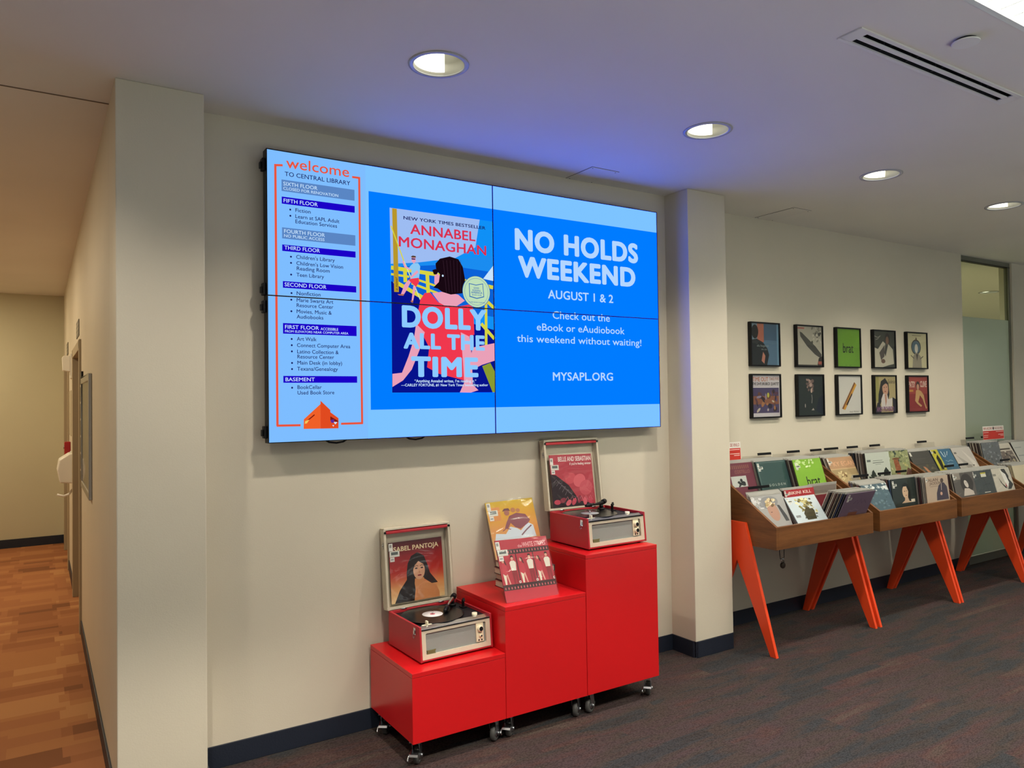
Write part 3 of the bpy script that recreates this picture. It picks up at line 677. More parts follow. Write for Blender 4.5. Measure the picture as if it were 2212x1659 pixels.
('P',[(0.8591,0.8351),(0.89,0.8095),(0.8583,0.7623),(0.8399,0.7834),(0.8416,0.8226)],'sk'),
('P',[(0.8335,0.7606),(0.8648,0.7908),(0.8715,0.8305),(0.85,0.8568),(0.8472,0.8845),(0.8724,0.9119),(0.9292,0.9284),(0.9802,0.9189),(1.0056,0.8811),(1.0179,0.8192),(1.0203,0.745),(0.9334,0.7308),(0.883,0.7416),(0.8583,0.7567)],'hair'),
('P',[(0.8283,0.8494),(0.8469,0.8565),(0.8655,0.8497),(0.8528,0.8291),(0.8373,0.8278)],'hair'),
('P',[(0.8902,0.9051),(0.9073,0.7403),(0.9091,0.7405),(0.892,0.9053)],'hl'),
('P',[(0.9103,0.9069),(0.9237,0.7414),(0.9255,0.7416),(0.9121,0.9071)],'hl'),
('P',[(0.9306,0.9088),(0.9402,0.7426),(0.942,0.7427),(0.9324,0.9089)],'hl'),
('P',[(0.951,0.9106),(0.9568,0.7437),(0.9586,0.7437),(0.9528,0.9107)],'hl'),
('P',[(0.9715,0.9125),(0.9735,0.7448),(0.9753,0.7448),(0.9733,0.9125)],'hl'),
('P',[(0.9921,0.9143),(0.9902,0.7459),(0.992,0.7459),(0.9939,0.9143)],'hl'),
('D',0.8877,0.8251,0.0055,'w'),
('V',0.6364,0.7333,0.7982,0.012,'hair'),
('D',1.086,0.7551,0.085,'sea2b'),
('D',1.086,0.7551,0.082,'bad'),
('D',1.086,0.7551,0.072,'sea2b'),
('D',1.086,0.7551,0.0705,'bad'),
('P',[(1.0404,0.798),(1.0831,0.7924),(1.1265,0.8014),(1.1324,0.7291),(1.0876,0.7176),(1.0429,0.7264)],'sea2b'),
('P',[(1.0443,0.7937),(1.0831,0.7884),(1.1231,0.797),(1.1284,0.7329),(1.0877,0.7223),(1.0469,0.7306)],'bad'),
('T', 'GOOD', 1.0684, 1.1015, 0.77, 0.0092, 'sea2b', 2),
('T', 'MORNING', 1.061, 1.1107, 0.758, 0.0081, 'sea2b', 2),
('T', 'AMERICA', 1.053, 1.1212, 0.7453, 0.0104, 'sea2b', 2),
('T', 'BOOK CLUB', 1.0594, 1.1157, 0.7344, 0.0063, 'sea2b', 2),
('T', 'A GMA BOOK CLUB PICK', 1.0393, 1.1388, 0.6963, 0.0057, 'sea2b', 2),
('T', 'NEW YORK TIMES BESTSELLER', 0.673, 1.1486, 1.0932, 0.0164, 'n', 2),
('T', 'ANNABEL', 0.709, 1.0857, 1.0245, 0.0494, 'red', 2),
('T', 'MONAGHAN', 0.6452, 1.1504, 0.9547, 0.05, 'red', 2),
('T', 'DOLLY', 0.6567, 1.1439, 0.5561, 0.1045, 'tl', 4),
('T', 'ALL THE', 0.6644, 1.1326, 0.4481, 0.0763, 'tl', 4),
('T', 'TIME', 0.7044, 1.091, 0.308, 0.0986, 'tl', 4),
('T', '\u201cAnything Annabel writes, I\u2019m reading it.\u201d', 0.7219, 1.0774, 0.2757, 0.0143, 'w', 2),
('T', '\u2014CARLEY FORTUNE, #1 New York Times bestselling author', 0.6489, 1.1493, 0.2557, 0.013, 'w', 2),
('T', 'NO HOLDS', 1.3346, 2.2291, 1.0094, 0.1138, 'ww', 4),
('T', 'WEEKEND', 1.354, 2.2049, 0.8618, 0.1114, 'ww', 4),
('T', 'AUGUST 1 & 2', 1.5514, 2.0267, 0.7501, 0.0476, 'ww', 2),
('T', 'Check out the', 1.5814, 1.9978, 0.6364, 0.0422, 'ww', 1),
('T', 'eBook or eAudiobook', 1.472, 2.1106, 0.5657, 0.0398, 'ww', 1),
('T', 'this weekend without waiting!', 1.3392, 2.2437, 0.4985, 0.0391, 'ww', 1),
('T', 'MYSAPL.ORG', 1.5761, 2.0146, 0.2871, 0.0458, 'ww', 2),
]

# ------------------------------------------------------------------ video wall
SW, SH, SB, SY = 2.39, 1.339, 1.4237, -0.09
PALETTE = {'o': '#e8553c', 'n': '#141a5e', 'g': '#5a86c4', 'b': '#1b00c8', 'w': '#c8e4ff', 'ww': '#b4d6ff', 'p': '#0070f2', 'sky': '#0f90f6', 'sea1': '#1a8cf0', 'sea2': '#0a62d8',
  'sail': '#9dbcf2', 'deck': '#06128c', 'y': '#d8d440', 'mast': '#b8962a', 'rope': '#cfe6b0', 'sk': '#eaa0b8', 'tee': '#8cc8f4', 'dress': '#f0384e', 'br': '#b06a50', 'hr': '#5a463c',
  'hair': '#180812', 'hl': '#3c2434', 'yg': '#8a9a30', 'sea2b': '#2462b4', 'bad': '#bfe0b8', 'red': '#d83050', 'tl': '#8ccaff', 'B1': '#f06028', 'B2': '#e04a20', 'B3': '#781810', 'B4': '#f0c860', 'pu': '#5a2a9a'}
def screen_ink(c):
    k = 'screen_' + c.lstrip('#')
    if k in MATS: return MATS[k]
    big = c in ('#7dbcff', '#7ebdff', PALETTE['p'])
    col = list(lin(c)[:3])
    if c == '#7dbcff': col[1] = 0.55; col[2] = 3.2          # the white field clips in blue
    elif c == PALETTE['p']: col[1] = 0.20; col[2] = 2.7
    return emis(k, col, SCREEN_GAIN, big)
def video_wall():
    A = Art(); A.rect(0, 0, 0.475, SH, '#7ebdff'); A.rect(0.475, 0, SW, SH, '#7dbcff')
    for e in SCR:
        if e[0] == 'R': A.rect(e[1], e[2], e[3], e[4], PALETTE[e[5]])
        elif e[0] == 'P': A.poly(e[1], PALETTE[e[2]])
        elif e[0] == 'D': A.ell(e[1], e[2], e[3], e[3], PALETTE[e[4]], n=12 if e[3] < 0.02 else 40)
        elif e[0] == 'V': A.vtext('a novel', e[1], e[2], e[3], e[4], PALETTE[e[5]], 0, 0.3)
        else: A.text(e[1], e[2], e[3], e[4], e[5], PALETTE[e[6]], e[7])
    t = thing('video_wall', 'large lit video wall of four panels showing a library directory and a book poster', 'video screen', (0, SY, SB))
    full = A.meshdata(1, 1, 0.0002, screen_ink)
    g = 0.0026; b = 0.004
    for ix in (0, 1):
        for iz in (0, 1):
            x0, x1 = ix*SW/2, (ix+1)*SW/2; z0, z1 = iz*SH/2, (iz+1)*SH/2
            p = empty('display_panel', t, (0, 0, 0)); tag(p, ('lower ', 'upper ')[iz] + ('left', 'right')[ix] + ' display panel')
            m = MB(); m.box((x0 + 0.0004, 0.002, z0 + 0.0004), (x1 - 0.0004, 0.055, z1 - 0.0004)); m.obj('housing', BLACK, p)
            bz = MB(); l, r = (b if ix == 0 else g), (g if ix == 0 else b); bo, to = (b if iz == 0 else g), (g if iz == 0 else b)
            bz.box((x0 + 0.0003, -0.003, z0 + 0.0003), (x0 + l, 0.002, z1 - 0.0003)).box((x1 - r, -0.003, z0 + 0.0003), (x1 - 0.0003, 0.002, z1 - 0.0003)).box((x0 + l, -0.003, z0 + 0.0003), (x1 - r, 0.002, z0 + bo)).box((x0 + l, -0.003, z1 - to), (x1 - r, 0.002, z1 - 0.0003))
            bz.obj('bezel', BLACK, p)
            bm = bmesh.new(); bm.from_mesh(full)
            for co, no in (((x0 + l, 0, 0), (-1, 0, 0)), ((x1 - r, 0, 0), (1, 0, 0)), ((0, 0, z0 + bo), (0, 0, -1)), ((0, 0, z1 - to), (0, 0, 1))):
                bmesh.ops.bisect_plane(bm, geom=bm.verts[:] + bm.edges[:] + bm.faces[:], plane_co=co, plane_no=no, clear_outer=True)
            me = full.copy(); bm.to_mesh(me); bm.free(); me.name = 'screen'
            link('screen', me, p)
    m = MB()
    for zz in (0.12, 0.55, 0.80, 1.22): m.box((0.15, 0.056, zz - 0.03), (SW - 0.15, 0.0895, zz + 0.03))
    m.obj('mounting_rail', BLACK, t)
    for zz in (0.05, 0.62, 0.70, 1.27):
        c = MB(); c.box((-0.014, 0.012, zz - 0.028), (0, 0.05, zz + 0.028)); c.box((-0.022, 0.02, zz - 0.018), (-0.014, 0.045, zz + 0.012)); c.obj('side_bracket', BLACK, t, 0.003)
    for cx in (0.33, 0.745):
        MB().tube([(cx - 0.055, 0.04, 0.004), (cx - 0.035, 0.04, -0.008), (cx, 0.04, -0.013), (cx + 0.035, 0.04, -0.008), (cx + 0.055, 0.04, 0.004)], 0.0045).obj('cable', BLACK, t)
video_wall()

# ------------------------------------------------------------------ red wheeled display boxes
def caster(parent, x, y, z, yaw, brake=True):
    c = empty('caster', parent, (x, y, z), (0, 0, yaw))
    MB().box((-0.026, -0.03, -0.004), (0.026, 0.03, 0)).obj('plate', STEEL, c)
    f = MB(); f.box((-0.0175, -0.02, -0.010), (0.0175, 0.02, -0.004))
    for s in (-1, 1):
        a, b = (s*0.0155, s*0.0175) if s > 0 else (s*0.0175, s*0.0155)
        f.prism([(-0.02, -0.004), (0.02, -0.004), (0.026, -0.045), (0.018, -0.078), (0.006, -0.078), (-0.006, -0.05)], 0, a, b)
    f.obj('fork', STEEL, c)
    MB().lathe([(0.0, -0.0125), (0.012, -0.0125), (0.021, -0.010), (0.022, -0.0125), (0.033, -0.0115), (0.0375, -0.007), (0.0375, 0.007), (0.033, 0.0115), (0.022, 0.0125), (0.021, 0.010), (0.012, 0.0125), (0.0, 0.0125)], (0, 0.012, -0.0705), 32, axis=0).obj('wheel', RUBBER, c)
    h = MB(); h.cyl((-0.0245, 0.012, -0.0705), 0.0055, 0.049, axis=0, n=12); h.lathe([(0.0, 0.013), (0.02, 0.0128), (0.02, 0.0122)], (0, 0.012, -0.0705), 24, axis=0); h.cyl((0.0175, 0.012, -0.0705), 0.009, 0.006, axis=0, n=6)
    h.obj('axle', STEEL, c)
    if brake:
        b = MB(); b.prism([(-0.018, -0.036), (-0.05, -0.044), (-0.056, -0.052), (-0.053, -0.054), (-0.047, -0.048), (-0.018, -0.041)], 0, -0.02, 0.02); b.obj('brake_pedal', CHROME, c)
        MB().tube([(-0.0175, -0.02, -0.052), (-0.026, -0.036, -0.06), (-0.028, -0.05, -0.072), (-0.024, -0.046, -0.08)], 0.004).obj('brake_lever', CHROME, c)
def display_box(x0, x1, top, label, brakes, yaws):
    zb = 0.108; y0, y1 = -0.505, -0.02
    t = thing('display_box', label, 'display box', (x0, y0, 0), group='red display boxes'); w, d = x1 - x0, y1 - y0
    MB().box((0, 0, zb), (w, d, top - 0.0215)).obj('body', RED, t, 0.0012); MB().box((0, -0.0005, top - 0.020), (w, d, top)).obj('top_board', RED, t, 0.0012)
    MB().box((0.002, 0.002, top - 0.0216), (w - 0.002, d - 0.002, top - 0.0198)).obj('seam', mat('seam_dark_red', '#5c0a0c', 0.6), t)
    k = 0
    for px, py in ((0.036, 0.040), (w - 0.045, 0.040), (0.036, d - 0.09), (w - 0.045, d - 0.09)):
        caster(t, px, py, zb, yaws[k], brakes[k]); k += 1
display_box(0.503, 0.981, 0.414, 'lowest red wheeled display box, at the left with a record player on top', (1, 0, 1, 0), (-0.72, -0.95, -0.62, -0.8))
display_box(0.9835, 1.463, 0.627, 'middle red wheeled display box, carrying two leaning record sleeves', (1, 0, 0, 0), (-0.8, -0.9, -0.7, -0.6))
display_box(1.4665, 1.952, 0.812, 'tallest red wheeled display box, at the right with a record player on top', (0, 1, 0, 0), (-1.15, -0.8, -0.7, -0.6))

# ------------------------------------------------------------------ portable record players
def record_player(label, loc, rz, lean, raised, knobs, w):
    d, h = 0.345, 0.158; s = 0.014
    t = thing('record_player', label, 'record player', loc, (0, 0, rz))
    c = MB()
    side = [(0, 0), (d, 0), (d, h), (s, h)]
    c.prism(side, 0, 0, 0.011).prism(side, 0, w - 0.011, w).box((0.011, 0.004, 0), (w - 0.011, d, 0.010)).box((0.011, d - 0.01, 0.01), (w - 0.011, d, h))
    c.obj('case', REDV, t, 0.003)
    for fx in (0.03, w - 0.03):
        for fy in (0.035, d - 0.03): MB().cyl((fx, fy, -0.008), 0.010, 0.008, n=16).obj('foot', RUBBER, t)
    MB().box((0.011, 0.03, h - 0.020), (w - 0.011, d - 0.01, h - 0.014)).obj('deck', mat('deck_black', '#141416', 0.55, spec=0.3), t)
    # slanted front: cream frame with recessed grille
    th = math.atan2(s, h); L = h / math.cos(th)
    x0, x1, z0, z1 = 0.0112, w - 0.0112, 0.0095, L - 0.016; ox0, ox1, oz0, oz1 = 0.032, w - 0.034, 0.030, L - 0.034
    def rr(a0, b0, a1, b1, r):
        P = []
        for cx, cy, st in ((a1-r, b1-r, 0), (a0+r, b1-r, PI/2), (a0+r, b0+r, PI), (a1-r, b0+r, 3*PI/2)):
            for i in range(5): P.append((cx + r*math.cos(st + PI/2*i/4), cy + r*math.sin(st + PI/2*i/4)))
        return P
    inn = rr(ox0, oz0, ox1, oz1, 0.006); out = []
    n = len(inn)
    for i, p in enumerate(inn):
        q = i // 5; cx, cy = ((x1, z1), (x0, z1), (x0, z0), (x1, z0))[q]
        k = i % 5
        if k == 2: out.append((cx, cy))
        else:
            horiz = (k < 2) == (q % 2 == 0)   # leave the corner along the side the arc belongs to
            out.append((cx, p[1]) if horiz else (p[0], cy))
    m = MB(); vs = [(p[0], 0.001, p[1]) for p in inn] + [(p[0], 0.0, p[1]) for p in out] + [(p[0], 0.011, p[1]) for p in inn]
    m.add(vs, [[i, (i+1) % n, n+(i+1) % n, n+i] for i in range(n)] + [[i, (i+1) % n, 2*n+(i+1) % n, 2*n+i] for i in range(n)])
    ff = m.obj('front_frame', CREAM, t, 0); ff.rotation_euler = (-th, 0, 0); ff.location = (0, 0.003, 0)
    MB().box((ox0 - 0.004, 0.0105, oz0 - 0.004), (ox1 + 0.004, 0.014, oz1 + 0.004)).obj('grille', GRILLE, ff)
    cx0, cx1 = ox1 - 0.052, ox1 - 0.012
    MB().box((cx0, 0.004, oz0 + 0.006), (cx1, 0.0104, oz1 - 0.001)).obj('control_panel', IVORY, ff, 0.001)
    kz = (oz1 - 0.028, oz1 - 0.060)
    for i in range(2):
        r = 0.015 if (i == 0 or knobs == 2) else 0.006
        kb = MB(); kb.lathe([(r, 0.004), (r, -0.006), (r*0.82, -0.010), (r*0.7, -0.010)], ((cx0+cx1)/2, 0, kz[i]), 24, axis=1); kb.obj('knob', IVORY, ff)
        MB().cyl(((cx0+cx1)/2, -0.0105, kz[i]), r*0.7, 0.004, axis=1, n=24).obj('knob_cap', BLACK, ff)
    j = MB()
    for jx in (-0.008, 0.008): j.cyl(((cx0+cx1)/2 + jx, 0.0025, oz0 + 0.014), 0.0038, 0.003, axis=1, n=12)
    j.obj('jack', BLACK, ff)
    tx = Art(); tx.text('VOLUME', 0, 0.022, 0, 0.0035, '#3a3a38', 1)
    tx.obj('marking', 1, 1, ff, ((cx0+cx1)/2 - 0.011, 0.0038, oz1 - 0.0485 if knobs == 1 else oz1 - 0.0455))
    bd = MB(); bd.prism([(0, 0), (0.006, 0.008), (0.002, 0.018), (0.012, 0.017), (0.038, 0.017), (0.049, 0.018), (0.044, 0.008), (0.048, 0), (0.038, 0.001), (0.012, 0.001)], 1, 0.004, 0.0095)
    b = bd.obj('badge', mat('badge_brass', '#8a8258', 0.35, 0.6), ff); b.location = (ox0 + 0.002, 0, oz0)
    MB().prism([(s + 0.001, h - 0.014), (s + 0.03, h - 0.006), (s + 0.03, h - 0.012), (s + 0.006, h - 0.020)], 0, 0.0115, w - 0.0115).obj('chrome_strip', CHROME, t, 0.001)
    MB().prism([(s - 0.001, h - 0.0155), (s + 0.006, h - 0.0205), (s + 0.006, h - 0.024), (s - 0.0015, h - 0.020)], 0, 0.0115, w - 0.0115).obj('dark_strip', BLACKG, t)
    # turntable
    px, py = 0.158, 0.185
    MB().cyl((px, py, h - 0.0142), 0.125, 0.0072, n=48).obj('platter', BLACK, t)
    MB().cyl((px, py, h - 0.0075), 0.0035, 0.016, n=12).obj('spindle', CHROME, t)
    ax, ay = 0.322, 0.285
    p = MB(); p.cyl((ax, ay, h - 0.0142), 0.021, 0.0142, n=24); p.cyl((ax, ay, h), 0.012, 0.018, n=20); p.obj('tonearm_base', BLACK, t)
    zt = h + 0.026 if raised else h + 0.02
    ex, ey = (px - 0.02, py + 0.01) if raised else (px + 0.055, py - 0.02)
    ez = h + 0.036 if raised else h + 0.004
    dv = Vector((ex - ax, ey - ay, ez - zt)); q = dv.normalized()
    a = MB(); a.tube([(ax - q.x*0.035, ay - q.y*0.035, zt + 0.004), (ax, ay, zt), (ax + dv.x*0.45, ay + dv.y*0.45, zt + dv.z*0.3), (ax + dv.x*0.62, ay + dv.y*0.62, zt + dv.z*0.62)], [0.011, 0.010, 0.0055, 0.0055])
    arm = a.obj('tonearm', CHROME if not raised else BLACK, t)
    MB().tube([(ax - q.x*0.05, ay - q.y*0.05, zt + 0.005), (ax - q.x*0.022, ay - q.y*0.022, zt + 0.003)], 0.0145).obj('counterweight', BLACK, arm)
    MB().tube([(ax + dv.x*0.58, ay + dv.y*0.58, zt + dv.z*0.55), (ax + dv.x*0.75, ay + dv.y*0.75, zt + dv.z*0.78), (ax + dv.x, ay + dv.y, ez)], [0.008, 0.012, 0.007]).obj('headshell', BLACK, arm)
    r = MB(); r.box((0.338, 0.205, h - 0.0142), (0.362, 0.24, h - 0.008)); r.box((0.346, 0.215, h - 0.008), (0.354, 0.228, h + 0.02)); r.prism([(0.210, h + 0.02), (0.216, h + 0.036), (0.222, h + 0.022), (0.228, h + 0.024), (0.224, h + 0.012)], 0, 0.344, 0.356)
    r.obj('arm_rest', BLACK, t)
    MB().cyl((0.318, 0.058, h - 0.0142), 0.013, 0.018, n=24).obj('speed_knob', IVORY, t)
    ad = MB(); ad.box((0.035, 0.05, h - 0.0142), (0.085, 0.062, h - 0.006)); ad.prism([(0.056, h - 0.006), (0.056, h + 0.010), (0.064, h + 0.010), (0.064, h - 0.006)], 1, 0.046, 0.066); ad.obj('switch_lever', IVORY, t, 0.002)
    l = MB(); l.box((-0.004, 0.045, h - 0.042), (0, 0.065, h - 0.010)); l.box((-0.008, 0.05, h - 0.036), (-0.004, 0.06, h - 0.022)); l.tube([(-0.006, 0.06, h - 0.038), (-0.007, 0.066, h - 0.052), (-0.006, 0.056, h - 0.058), (-0.006, 0.05, h - 0.048)], 0.0016, 6)
    l.obj('latch', CHROME, t)
    # open lid leaning back
    lw, lh, ld, k = w - 0.018, 0.398, 0.047, 0.011
    lid = MB(); lid.box((0, 0, 0), (lw, ld, k)).box((0, 0, lh - k), (lw, ld, lh)).box((0, 0, k), (k, ld, lh - k)).box((lw - k, 0, k), (lw, ld, lh - k)).box((k, ld - 0.006, k), (lw - k, ld, lh - k))
    lo = lid.obj('lid', CREAM, t, 0.003); lo.location = (-0.007, d - 0.008, h + 0.002); lo.rotation_euler = (-lean, 0, 0)
    MB().prism([(0.001, lh - 0.030), (0.014, lh - 0.030), (0.014, lh - 0.013), (0.001, lh - 0.017)], 0, k + 0.0005, lw - k - 0.0005).obj('carry_bar', REDV, lo, 0.002)
    for cx in (k*0.5, lw - k*0.5): MB().cyl((cx, -0.004, lh - 0.022), 0.006, 0.005, axis=1, n=14).obj('bar_stud', BLACK, lo)
    for sx in (-0.004, lw): 
        q2 = MB(); q2.box((sx, 0.008, lh - 0.10), (sx + 0.004, 0.02, lh - 0.07)); q2.cyl((sx - (0.004 if sx < 0 else -0.004), 0.014, lh - 0.085), 0.005, 0.004, axis=0, n=12); q2.obj('lid_catch', CHROME, lo)
    for hx in (0.07, lw - 0.09): MB().tube([(hx, -0.001, 0.0), (hx + 0.03, -0.001, 0.0)], 0.004).obj('hinge', CHROME, lo)
    return t
RP1 = ((0.583, -0.427, 0.422), math.radians(1.6)); RP2 = ((1.543, -0.436, 0.820), math.radians(0.6))
record_player('red record player on the lowest box, playing a record with a white label', RP1[0], RP1[1], math.radians(5.5), False, 1, 0.387)
record_player('red record player on the tallest box, its black arm lifted above the record', RP2[0], RP2[1], math.radians(6.5), True, 2, 0.406)
def vinyl(rp, label, lab_col, spot):
    m = Matrix.Rotation(rp[1], 4, 'Z'); p = m @ Vector((0.158, 0.185, 0.158 - 0.0068)) + Vector(rp[0])
    t = thing('vinyl_record', label, 'record', p)
    prof = [(0.004, 0.0024), (0.05, 0.0024), (0.052, 0.0020)]
    rr = 0.054
    while rr < 0.147: prof += [(rr, 0.0020), (rr + 0.0016, 0.00225)]; rr += 0.0032
    prof += [(0.149, 0.0022), (0.151, 0.0012), (0.149, 0.0), (0.004, 0.0)]
    MB().lathe(prof, n=72).obj('disc', BLACKG, t)
    MB().lathe([(0.0042, 0.0026), (0.05, 0.0026), (0.05, 0.0024)], n=48).obj('label', mat('label_' + spot, lab_col, 0.5), t)
    MB().lathe([(0.0045, 0.00275), (0.012, 0.00275), (0.0125, 0.0026)], n=24).obj('label_spot', mat('spot_' + spot, '#c23a48' if spot == 'white' else '#77777a', 0.5), t)
vinyl(RP1, 'black record with a white centre label on the left player', '#e9e4de', 'white')
vinyl(RP2, 'black record with a grey centre label on the right player', '#9c9a94', 'grey')

# ------------------------------------------------------------------ record sleeves
JACK = {}
def sleeve(label, art, loc, rot, w=0.312, th=0.005, group=None, wrap=True, base='#6b6560', gl=0.012):
    t = thing('record_sleeve', label, 'record sleeve', loc, rot, group)
    k = (round(w, 4), round(th, 4), base)
    if k not in JACK: JACK[k] = MB().box((0, 0, 0), (w, th, w)).mesh('jacket', [mat('board_' + base[1:], base, 0.6)])
    link('jacket', JACK[k], t)
    art.clamp().obj('cover_print', w, w, t, (0, -0.0002, 0))
    if wrap:
        kk = ('wrap', round(w, 4))
        if kk not in JACK:
            m = MB(); n = 8; e = 0.004; y = -0.004
            m.add([(-e + (w + 2*e)*i/n, y, -e*0.3) for i in range(n+1)] + [(-e + (w + 2*e)*i/n, y - 0.0006*((i*7) % 3), w + gl*(0.75 + 0.25*math.sin(i*2.1))) for i in range(n+1)],
                  [[i, i+1, n+2+i, n+1+i] for i in range(n)], 0, True)
            JACK[kk] = m.mesh('plastic_sleeve', [SLEEVE])
        link('plastic_sleeve', JACK[kk], t)
    return t
def A_(bg): return Art().rect(0, 0, 1, 1, bg)

# generic printed figure: head with hair, shoulders
def portrait(a, cx, cy, s, skin, hair, cloth, long=True):
    if long: a.poly([(cx-0.10*s, cy+0.22*s), (cx+0.02*s, cy+0.34*s), (cx+0.15*s, cy+0.22*s), (cx+0.20*s, cy-0.10*s), (cx+0.33*s, cy-0.32*s), (cx+0.12*s, cy-0.34*s), (cx+0.05*s, cy-0.05*s), (cx-0.1*s, cy-0.05*s), (cx-0.12*s, cy-0.5*s), (cx-0.42*s, cy-0.62*s), (cx-0.34*s, cy-0.36*s), (cx-0.18*s, cy-0.12*s)], hair)
    a.poly([(cx-0.05*s, cy-0.15*s), (cx+0.09*s, cy-0.15*s), (cx+0.11*s, cy-0.28*s), (cx+0.34*s, cy-0.36*s), (cx+0.40*s, cy-0.62*s), (cx-0.14*s, cy-0.62*s), (cx-0.10*s, cy-0.3*s)], cloth)
    a.ell(cx+0.02*s, cy+0.04*s, 0.115*s, 0.185*s, skin)
    a.ell(cx-0.03*s, cy+0.07*s, 0.022*s, 0.010*s, '#2c1812', n=10); a.ell(cx+0.07*s, cy+0.07*s, 0.022*s, 0.010*s, '#2c1812', n=10)
    a.ell(cx+0.02*s, cy-0.07*s, 0.035*s, 0.012*s, '#7a2a26', n=10); a.poly([(cx+0.015*s, cy+0.05*s), (cx+0.035*s, cy-0.015*s), (cx+0.005*s, cy-0.015*s)], '#c08a70')
    a.poly([(cx-0.10*s, cy+0.05*s), (cx-0.09*s, cy+0.20*s), (cx+0.03*s, cy+0.26*s), (cx+0.14*s, cy+0.18*s), (cx+0.15*s, cy+0.02*s), (cx+0.10*s, cy+0.15*s), (cx+0.02*s, cy+0.19*s), (cx-0.07*s, cy+0.13*s)], hair)
def covers_on_boxes():
    a = Art().grad(0, 0, 1, 1, ('#e8c68c', '#d8935a', '#b02a20', '#8e2024', '#4a1c20'))
    a.text('ISABEL PANTOJA', 0.06, 0.93, 0.845, 0.075, '#e2cfa4', 2)
    a.poly([(0.06, 0), (0.16, 0.2), (0.30, 0.36), (0.30, 0.46), (0.33, 0.62), (0.40, 0.74), (0.52, 0.79), (0.64, 0.72), (0.70, 0.56), (0.74, 0.42), (0.88, 0.24), (0.76, 0.24), (0.62, 0.34), (0.58, 0.3), (0.45, 0.30), (0.45, 0.15), (0.42, 0)], '#20110f')
    a.poly([(0.45, 0.36), (0.62, 0.36), (0.62, 0.28), (0.84, 0.22), (0.90, 0.08), (0.90, 0), (0.42, 0), (0.45, 0.18), (0.44, 0.28)], '#c98552')
    a.ell(0.535, 0.49, 0.11, 0.155, '#d39d7c'); a.poly([(0.42, 0.5), (0.43, 0.63), (0.53, 0.70), (0.64, 0.63), (0.65, 0.50), (0.62, 0.58), (0.53, 0.64), (0.46, 0.58)], '#20110f')
    for ex in (0.485, 0.59): a.ell(ex, 0.525, 0.026, 0.012, '#24120e', n=12); a.line([(ex-0.035, 0.555), (ex, 0.57), (ex+0.035, 0.56)], 0.008, '#24120e')
    a.ell(0.54, 0.405, 0.04, 0.014, '#8a2a26', n=14); a.poly([(0.535, 0.51), (0.555, 0.445), (0.525, 0.445)], '#c0835f')
    a.stickers(0.0, 0.985, 0.95)
    m = Matrix.Rotation(RP1[1], 4, 'Z')
    sleeve('dark red record sleeve with a long haired portrait inside the left player lid', a, (0.598, -0.066, 0.604), (-math.radians(6.2), 0, RP1[1]), 0.298, 0.004, base='#4a2320')
    a = A_('#b33a48'); a.poly([(0, 0), (1, 0), (1, 0.04), (0.62, 0.12), (0.4, 0.42), (0.12, 0.62), (0, 0.64)], '#2a1a20')
    for k in range(7): a.ell(0.10 + 0.13*k, 0.12 + 0.03*math.sin(k*2.0), 0.075, 0.045, ('#c8465a', '#8a2f40', '#d8606e')[k % 3], 0.3*k)
    for k, (cx, cy, rx, ry) in enumerate(((0.45, 0.55, 0.13, 0.10), (0.66, 0.50, 0.15, 0.12), (0.80, 0.36, 0.16, 0.14), (0.36, 0.62, 0.07, 0.06))): a.ell(cx, cy, rx, ry, ('#c94f5a', '#d4606a', '#c8525e', '#bd4552')[k], 0.4)
    for k in range(5): a.line([(0.05 + 0.06*k, 0.48 - 0.06*k), (0.12 + 0.06*k, 0.54 - 0.05*k), (0.18 + 0.07*k, 0.46 - 0.06*k), (0.25 + 0.07*k, 0.47 - 0.07*k)], 0.006, '#8f8088')
    for k in range(6): a.line([(0.30 + 0.11*k, 0.16), (0.34 + 0.11*k, 0.21), (0.38 + 0.11*k, 0.12)], 0.007, '#d98a92')
    a.text('BELLE AND SEBASTIAN', 0.20, 0.98, 0.875, 0.085, '#f0e6e0', 2); a.text("if you're feeling sinister", 0.46, 0.98, 0.80, 0.045, '#f0e6e0', 2); a.stickers(0.01, 0.94, 0.95)
    sleeve('red and black record sleeve with white lettering inside the right player lid', a, (1.566, -0.094, 0.988), (-math.radians(9.0), math.radians(1.0), RP2[1]), 0.303, 0.004, base='#552028')
    # front: red with two black perforated bands
    a = A_('#b92c3e'); a.text('the', 0.41, 0.49, 0.855, 0.05, '#e8a8ac', 2); a.text('WHITE STRIPES', 0.50, 0.955, 0.855, 0.075, '#f0b4b6', 2)
    for k in range(22): a.line([(0.02, 0.305 + 0.018*k), (0.98, 0.305 + 0.018*k)], 0.004, '#99202f')
    a.rect(0, 0.755, 1, 0.835, '#3a1f22'); a.rect(0, 0.185, 1, 0.275, '#3a1f22')
    for k in range(17): a.rect(0.025 + k*0.058, 0.778, 0.043 + k*0.058, 0.815, '#d06a70'); a.rect(0.025 + k*0.058, 0.20, 0.043 + k*0.058, 0.235, '#d06a70')
    for xx in (0.335, 0.665): a.rect(xx - 0.008, 0.27, xx + 0.008, 0.76, '#2c1618')
